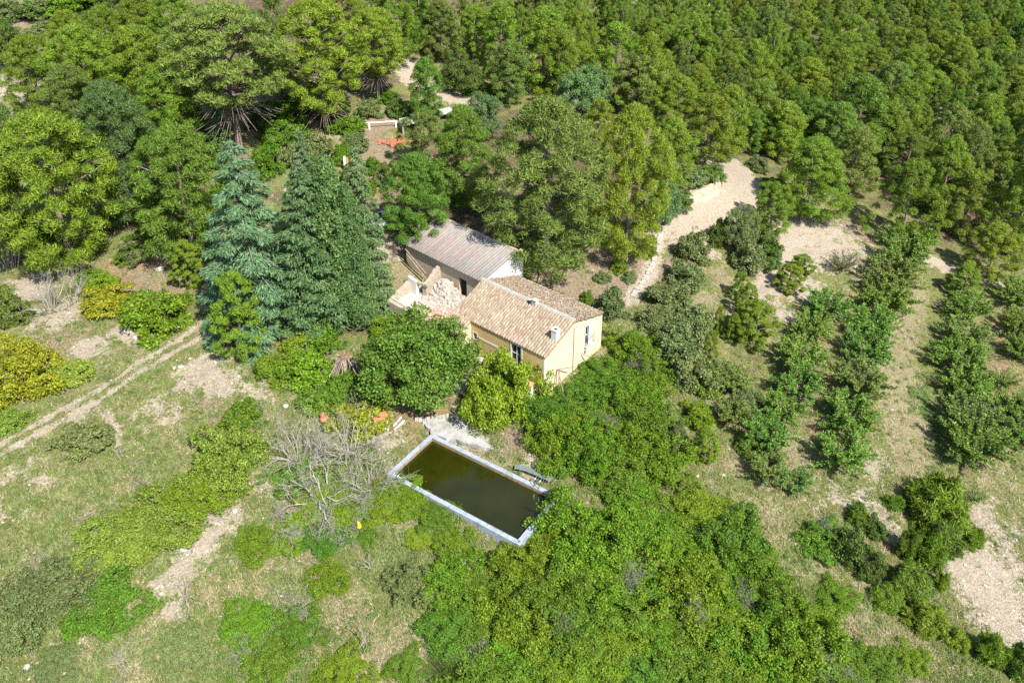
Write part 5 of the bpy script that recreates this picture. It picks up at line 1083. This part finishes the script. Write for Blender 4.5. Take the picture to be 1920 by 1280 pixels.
# upright dark cylinder behind the car
p = gp_(737,407); dr = link('banded_cylinder', None, label='dark upright cylinder with a yellow band behind the silver car', category='cylinder', loc=tuple(p)); th = np.linspace(0, 6.2832, 15)[:-1]
g = G(); g.prism([(.2 * math.cos(a), .2 * math.sin(a)) for a in th], .45, 1.15); g.prism([(.12 * math.cos(a), .12 * math.sin(a)) for a in th], 1.15, 1.3); g.obj('body', M_iron, dr)
g = G(); g.prism([(.21 * math.cos(a), .21 * math.sin(a)) for a in th], .58, .66); g.obj('band', plain('yellow paint', (.55,.36,.03), (.65,.45,.05)), dr)
g = G(); g.prism([(.2 * math.cos(a), .2 * math.sin(a)) for a in th], -.05, .45); g.obj('base', plain('lavender paint', (.45,.38,.50), (.55,.48,.6)), dr)
# orange and white board leaning behind the cypresses
p = gp_(650,322); bo = link('leaning_board', None, label='orange and white upright board behind the cypress group', category='board', loc=tuple(p), rotz=.5)
g = G(); g.box((-.28, -.04, 0), (0, .04, 1.9)); g.obj('white_half', M_white, bo); g = G(); g.box((.004, -.03, 0.1), (.3, .05, 1.7)); g.obj('orange_half', plain('orange plastic', (.60,.17,.06), (.7,.24,.09), 2, .6), bo)
# brick barbecue, red pot, orange roof piece, planks, pipe, net, blue cloth
p = gp_(716,806); bb = link('barbecue', None, label='small white masonry barbecue with an orange tile top beside the pool', category='barbecue', loc=tuple(p), rotz=math.radians(28))
g = G(); g.box((-.5, .25, -.3), (.5, .4, 1.25)); g.box((-.5, -.35, -.3), (-.38, .25, 1.05)); g.box((.38, -.35, -.3), (.5, .25, 1.05)); g.box((-.376, -.35, .45), (.376, .246, .55)); g.obj('body', M_white, bb)
g = G(); g.hexa([(-.62,-.42,1.08),(.6,-.42,1.08),(.6,.5,1.3),(-.62,.5,1.3),(-.62,-.42,1.13),(.6,-.42,1.13),(.6,.5,1.36),(-.62,.5,1.36)]); g.obj('tile_top', M_red, bb); g = G(); g.box((-.376, .2, .56), (.376, .247, 1.0)); g.obj('hearth', M_dark, bb)
p = gp_(608,790); g = G(); zz = np.linspace(0, .75, 8); rr_ = np.array([.22,.30,.36,.38,.36,.30,.24,.27]); g.tube([(0, 0, z) for z in zz], rr_, 12); g.tube([(0, 0, .74), (0, 0, .3)], [.24, .2], 12); g.obj('clay_pot', M_red, None, True, label='red clay jar in the grass left of the yellow-leaved bush', category='pot', loc=tuple(p))
p = np.array([*hl(-.55, -1.5), 1.5]); wl_ = link('garden_pillar', None, label='stub wall capped with an orange tile below the front corner of the farmhouse', category='pillar', loc=(p[0], p[1], -.5), rotz=HA)
g = G(); g.box((-.3, -.3, 0), (.3, .3, 2.1)); g.obj('shaft', M_white, wl_); g = G(); g.hexa([(-.36,-.4,2.1),(.36,-.4,2.1),(.36,.4,2.3),(-.36,.4,2.3),(-.36,-.4,2.18),(.36,-.4,2.18),(.36,.4,2.38),(-.36,.4,2.38)]); g.obj('tile_cap', plain('orange clay cap', (.62,.24,.13), (.72,.33,.2)), wl_)
for i, (a, b) in enumerate((((738,800),(752,783)),((740,806),(756,792)),((745,802),(758,788)))):
    A, B = gp_(*a), gp_(*b); g = G(); g.tube([(0, 0, .08 + .02 * i), tuple(B - A + [0, 0, .08])], .075, 4); g.obj('plank', M_wt, None, label='whitish plank, ' + ORD[i] + ' of three on the brown earth beside the barbecue', category='plank', group='planks beside the barbecue', loc=tuple(A))
A, B = at(862,785,-1.05), at(900,800,-1.05); g = G(); mid = (B - A) * .5 + [.1, .25, .0]; g.tube([(0, 0, 0), tuple(mid), tuple(B - A)], .045, 6); g.obj('hose', M_iron, None, True, label='black pipe lying across the cement apron', category='pipe', loc=tuple(A))
A = at(778,787,-1.1)
kerb = link('garden_kerb', None, label='low white stone edging at the top of the brown patch by the apron', category='kerb', loc=tuple(A)); B = at(858,780,-1.1); rs = np.random.RandomState(9)
for i in range(11):
    q = (B - A) * (i / 11); q2 = (B - A) * ((i + .9) / 11); d = unit(q2 - q + 1e-6); nn = np.array([-d[1], d[0], 0]) * (.13 + rs.rand() * .06); h = .1 + rs.rand() * .12; g = G(); g.hexa([q - nn - [0,0,.4], q2 - nn - [0,0,.4], q2 + nn - [0,0,.4], q + nn - [0,0,.4], q - nn + [0,0,h], q2 - nn + [0,0,h], q2 + nn + [0,0,h], q + nn + [0,0,h]]); g.obj('stone', M_plaster, kerb)
nx_ = 26; q = at(np.array([965, 985, 1010, 1032]), np.array([878, 882, 893, 903]), -1.15); tt = np.linspace(0, 3, nx_); C_ = np.stack([np.interp(tt, range(4), q[:, k]) for k in range(3)], -1); d = unit(np.gradient(C_[:, :2], axis=0)); nn = np.c_[-d[:, 1], d[:, 0], np.zeros(nx_)]; rows_ = []
rs = np.random.RandomState(10)
for k, f in enumerate(np.linspace(-.1, .4, 9)): rows_.append(C_ + nn * f + np.c_[np.zeros((nx_, 2)), .03 + .10 * fbm(tt * 3 + k * .9, np.full(nx_, k * .8), 3) + .02 * rs.rand(nx_)])
V = np.vstack(rows_); k = np.arange(8)[:, None] * nx_ + np.arange(nx_ - 1)[None]; o0 = V.mean(0)
M_net = plain('grey green netting', (.07,.09,.075), (.20,.23,.20), 9, .9, .02); link('pool_net', mk_mesh('pool_net', V - o0, [np.stack([k, k + 1, k + nx_ + 1, k + nx_], -1).reshape(-1, 4)], [M_net], None, True), label='crumpled grey-green netting heaped along the far rim of the pool', category='net', loc=tuple(o0))
p = gp_(390,556); nx_ = 9; u_ = np.linspace(-.7, .7, nx_); A_, B_ = np.meshgrid(u_, u_ * .5); Z_ = .12 + .3 * fbm(A_ * 3 + 3, B_ * 5, 3); k = np.arange(8)[:, None] * 9 + np.arange(8)[None]
link('blue_cloth', mk_mesh('blue_cloth', np.stack([A_, B_, Z_], -1).reshape(-1, 3), [np.stack([k, k + 1, k + 10, k + 9], -1).reshape(-1, 4)], [plain('blue cloth', (.02,.07,.30), (.05,.14,.45), 3, .8)], None, True), label='crumpled blue cloth on the litter under the cedar skirt', category='cloth', loc=tuple(p))
A, B = gp_(380,548), gp_(398,570); g = G(); g.tube([(0, 0, .1), tuple(B - A + [0, 0, .12])], .05, 4); g.obj('pole', M_wt, None, label='pale pole lying beside the blue cloth', category='pole', loc=tuple(A))
# timber poles against the gable
for i, (a, b, lab) in enumerate((((.15, 1.7, 1.9), (1.6, .6, .9), 'lower pergola pole leaning out from the cream gable'), ((.15, 1.7, 1.9), (1.2, 2.9, 2.0), 'middle pergola pole along the cream gable'), ((.15, 5.3, 1.55), (1.4, 6.2, .9), 'upper pole below the gable balcony'), ((.5, 1.5, -.3), (.3, 1.7, 1.95), 'upright pergola post before the cream gable'))):
    g = G(); g.tube([a, b], .05, 5); o = g.obj('pergola_pole', M_wood, None, label=lab, category='pole', group='poles by the gable'); o.matrix_world = hm
# collapsed dry palm
p = gp_(648,705); pm = link('dead_palm', None, label='dead palm with a skirt of dry hanging fronds left of the round tree', category='palm', loc=tuple(p)); g = G(); g.tube([(0, 0, -.4), (0, 0, 1.2), (.1, 0, 2.1)], [.38, .34, .3], 8); g.obj('trunk', M_wood, pm, True)
M_frond = plain('dry palm frond', (.20,.155,.11), (.38,.32,.25), 4, .9, .01); rs = np.random.RandomState(14)
for i in range(46):
    a = i * 2.39996 + rs.randn() * .5; r_ = (1.0 + rs.rand() * 1.3) * (1.25 if math.sin(a) < .2 else .75); up = rs.rand() * .3; g = G(); d = np.array([math.cos(a), math.sin(a), 0]); e = np.array([-d[1], d[0], 0]); P = [np.array([.1, 0, 2.0]), np.array([.1, 0, 2.0 + up * .5]) + d * r_ * .35 + rs.randn(3) * .1, np.array([.1, 0, 1.1 + up * .6]) + d * r_ * .65 + rs.randn(3) * .18, np.array([.1, 0, .1 + up]) + d * r_ * .9 + rs.randn(3) * .2]
    g.tube(P, [.05, .04, .03, .015], 3)
    for j in range(16):
        f = .3 + .7 * j / 16; s_ = f * 3; k = min(int(s_), 2); q = P[k] + (P[k + 1] - P[k]) * (s_ - k)
        for sd_ in (-1, 1): tip = q + e * sd_ * .14 + d * .18 - [0, 0, .28]; g.add([q, q + d * .03, tip], [(0, 1, 2)])
    g.obj('frond', M_frond, pm)
g = G()
for i in range(70):
    d = rdir(rs, 1)[0] * [.45, .45, .15]; q = np.array([.1, 0, 2.15]) + d; tip = q + rdir(rs, 1)[0] * [.35, .35, .2]; g.tube([q, tip], [.03, .01], 3)
g.obj('fibre_heart', plain('brown palm fibre', (.20,.10,.055), (.34,.19,.11)), pm)
# tussock at the bottom edge and a yellow flower spike
p = gp_(842,1258); g = G(); n = 1500; rs = np.random.RandomState(15); B = np.c_[rs.randn(n, 2) * .35, np.zeros(n)]; ax = unit(np.c_[B[:, :2] * 1.4, np.full(n, .9)] + rs.randn(n, 3) * .2); ln = .9 + .5 * rs.rand(n); g.add(*leaf_arrays(B, unit(np.cross(ax, rs.randn(n, 3))), ax, ln, np.full(n, .03), 'tri')); g.obj('grass_tussock', L['olive'], None, label='tall spiky tussock of grass at the bottom edge', category='tussock', loc=tuple(p))
p = gp_(675,1000); fl = link('flower_spike', None, label='yellow flower spike in the meadow below the dead tangle', category='flower', loc=tuple(p)); g = G(); g.tube([(0, 0, -.1), (.05, 0, 1.1)], [.02, .012], 4); g.obj('stem', L['bright'], fl); g = G(); n = 120; d = rdir(rs, n) * .10 + np.c_[np.zeros((n, 2)), .75 + .5 * rs.rand(n)]; g.add(*leaf_arrays(d, rdir(rs, n), rdir(rs, n), np.full(n, .1), np.full(n, .08), 'rhomb')); g.obj('blossom', plain('yellow petals', (.6,.42,.02), (.75,.6,.05)), fl)
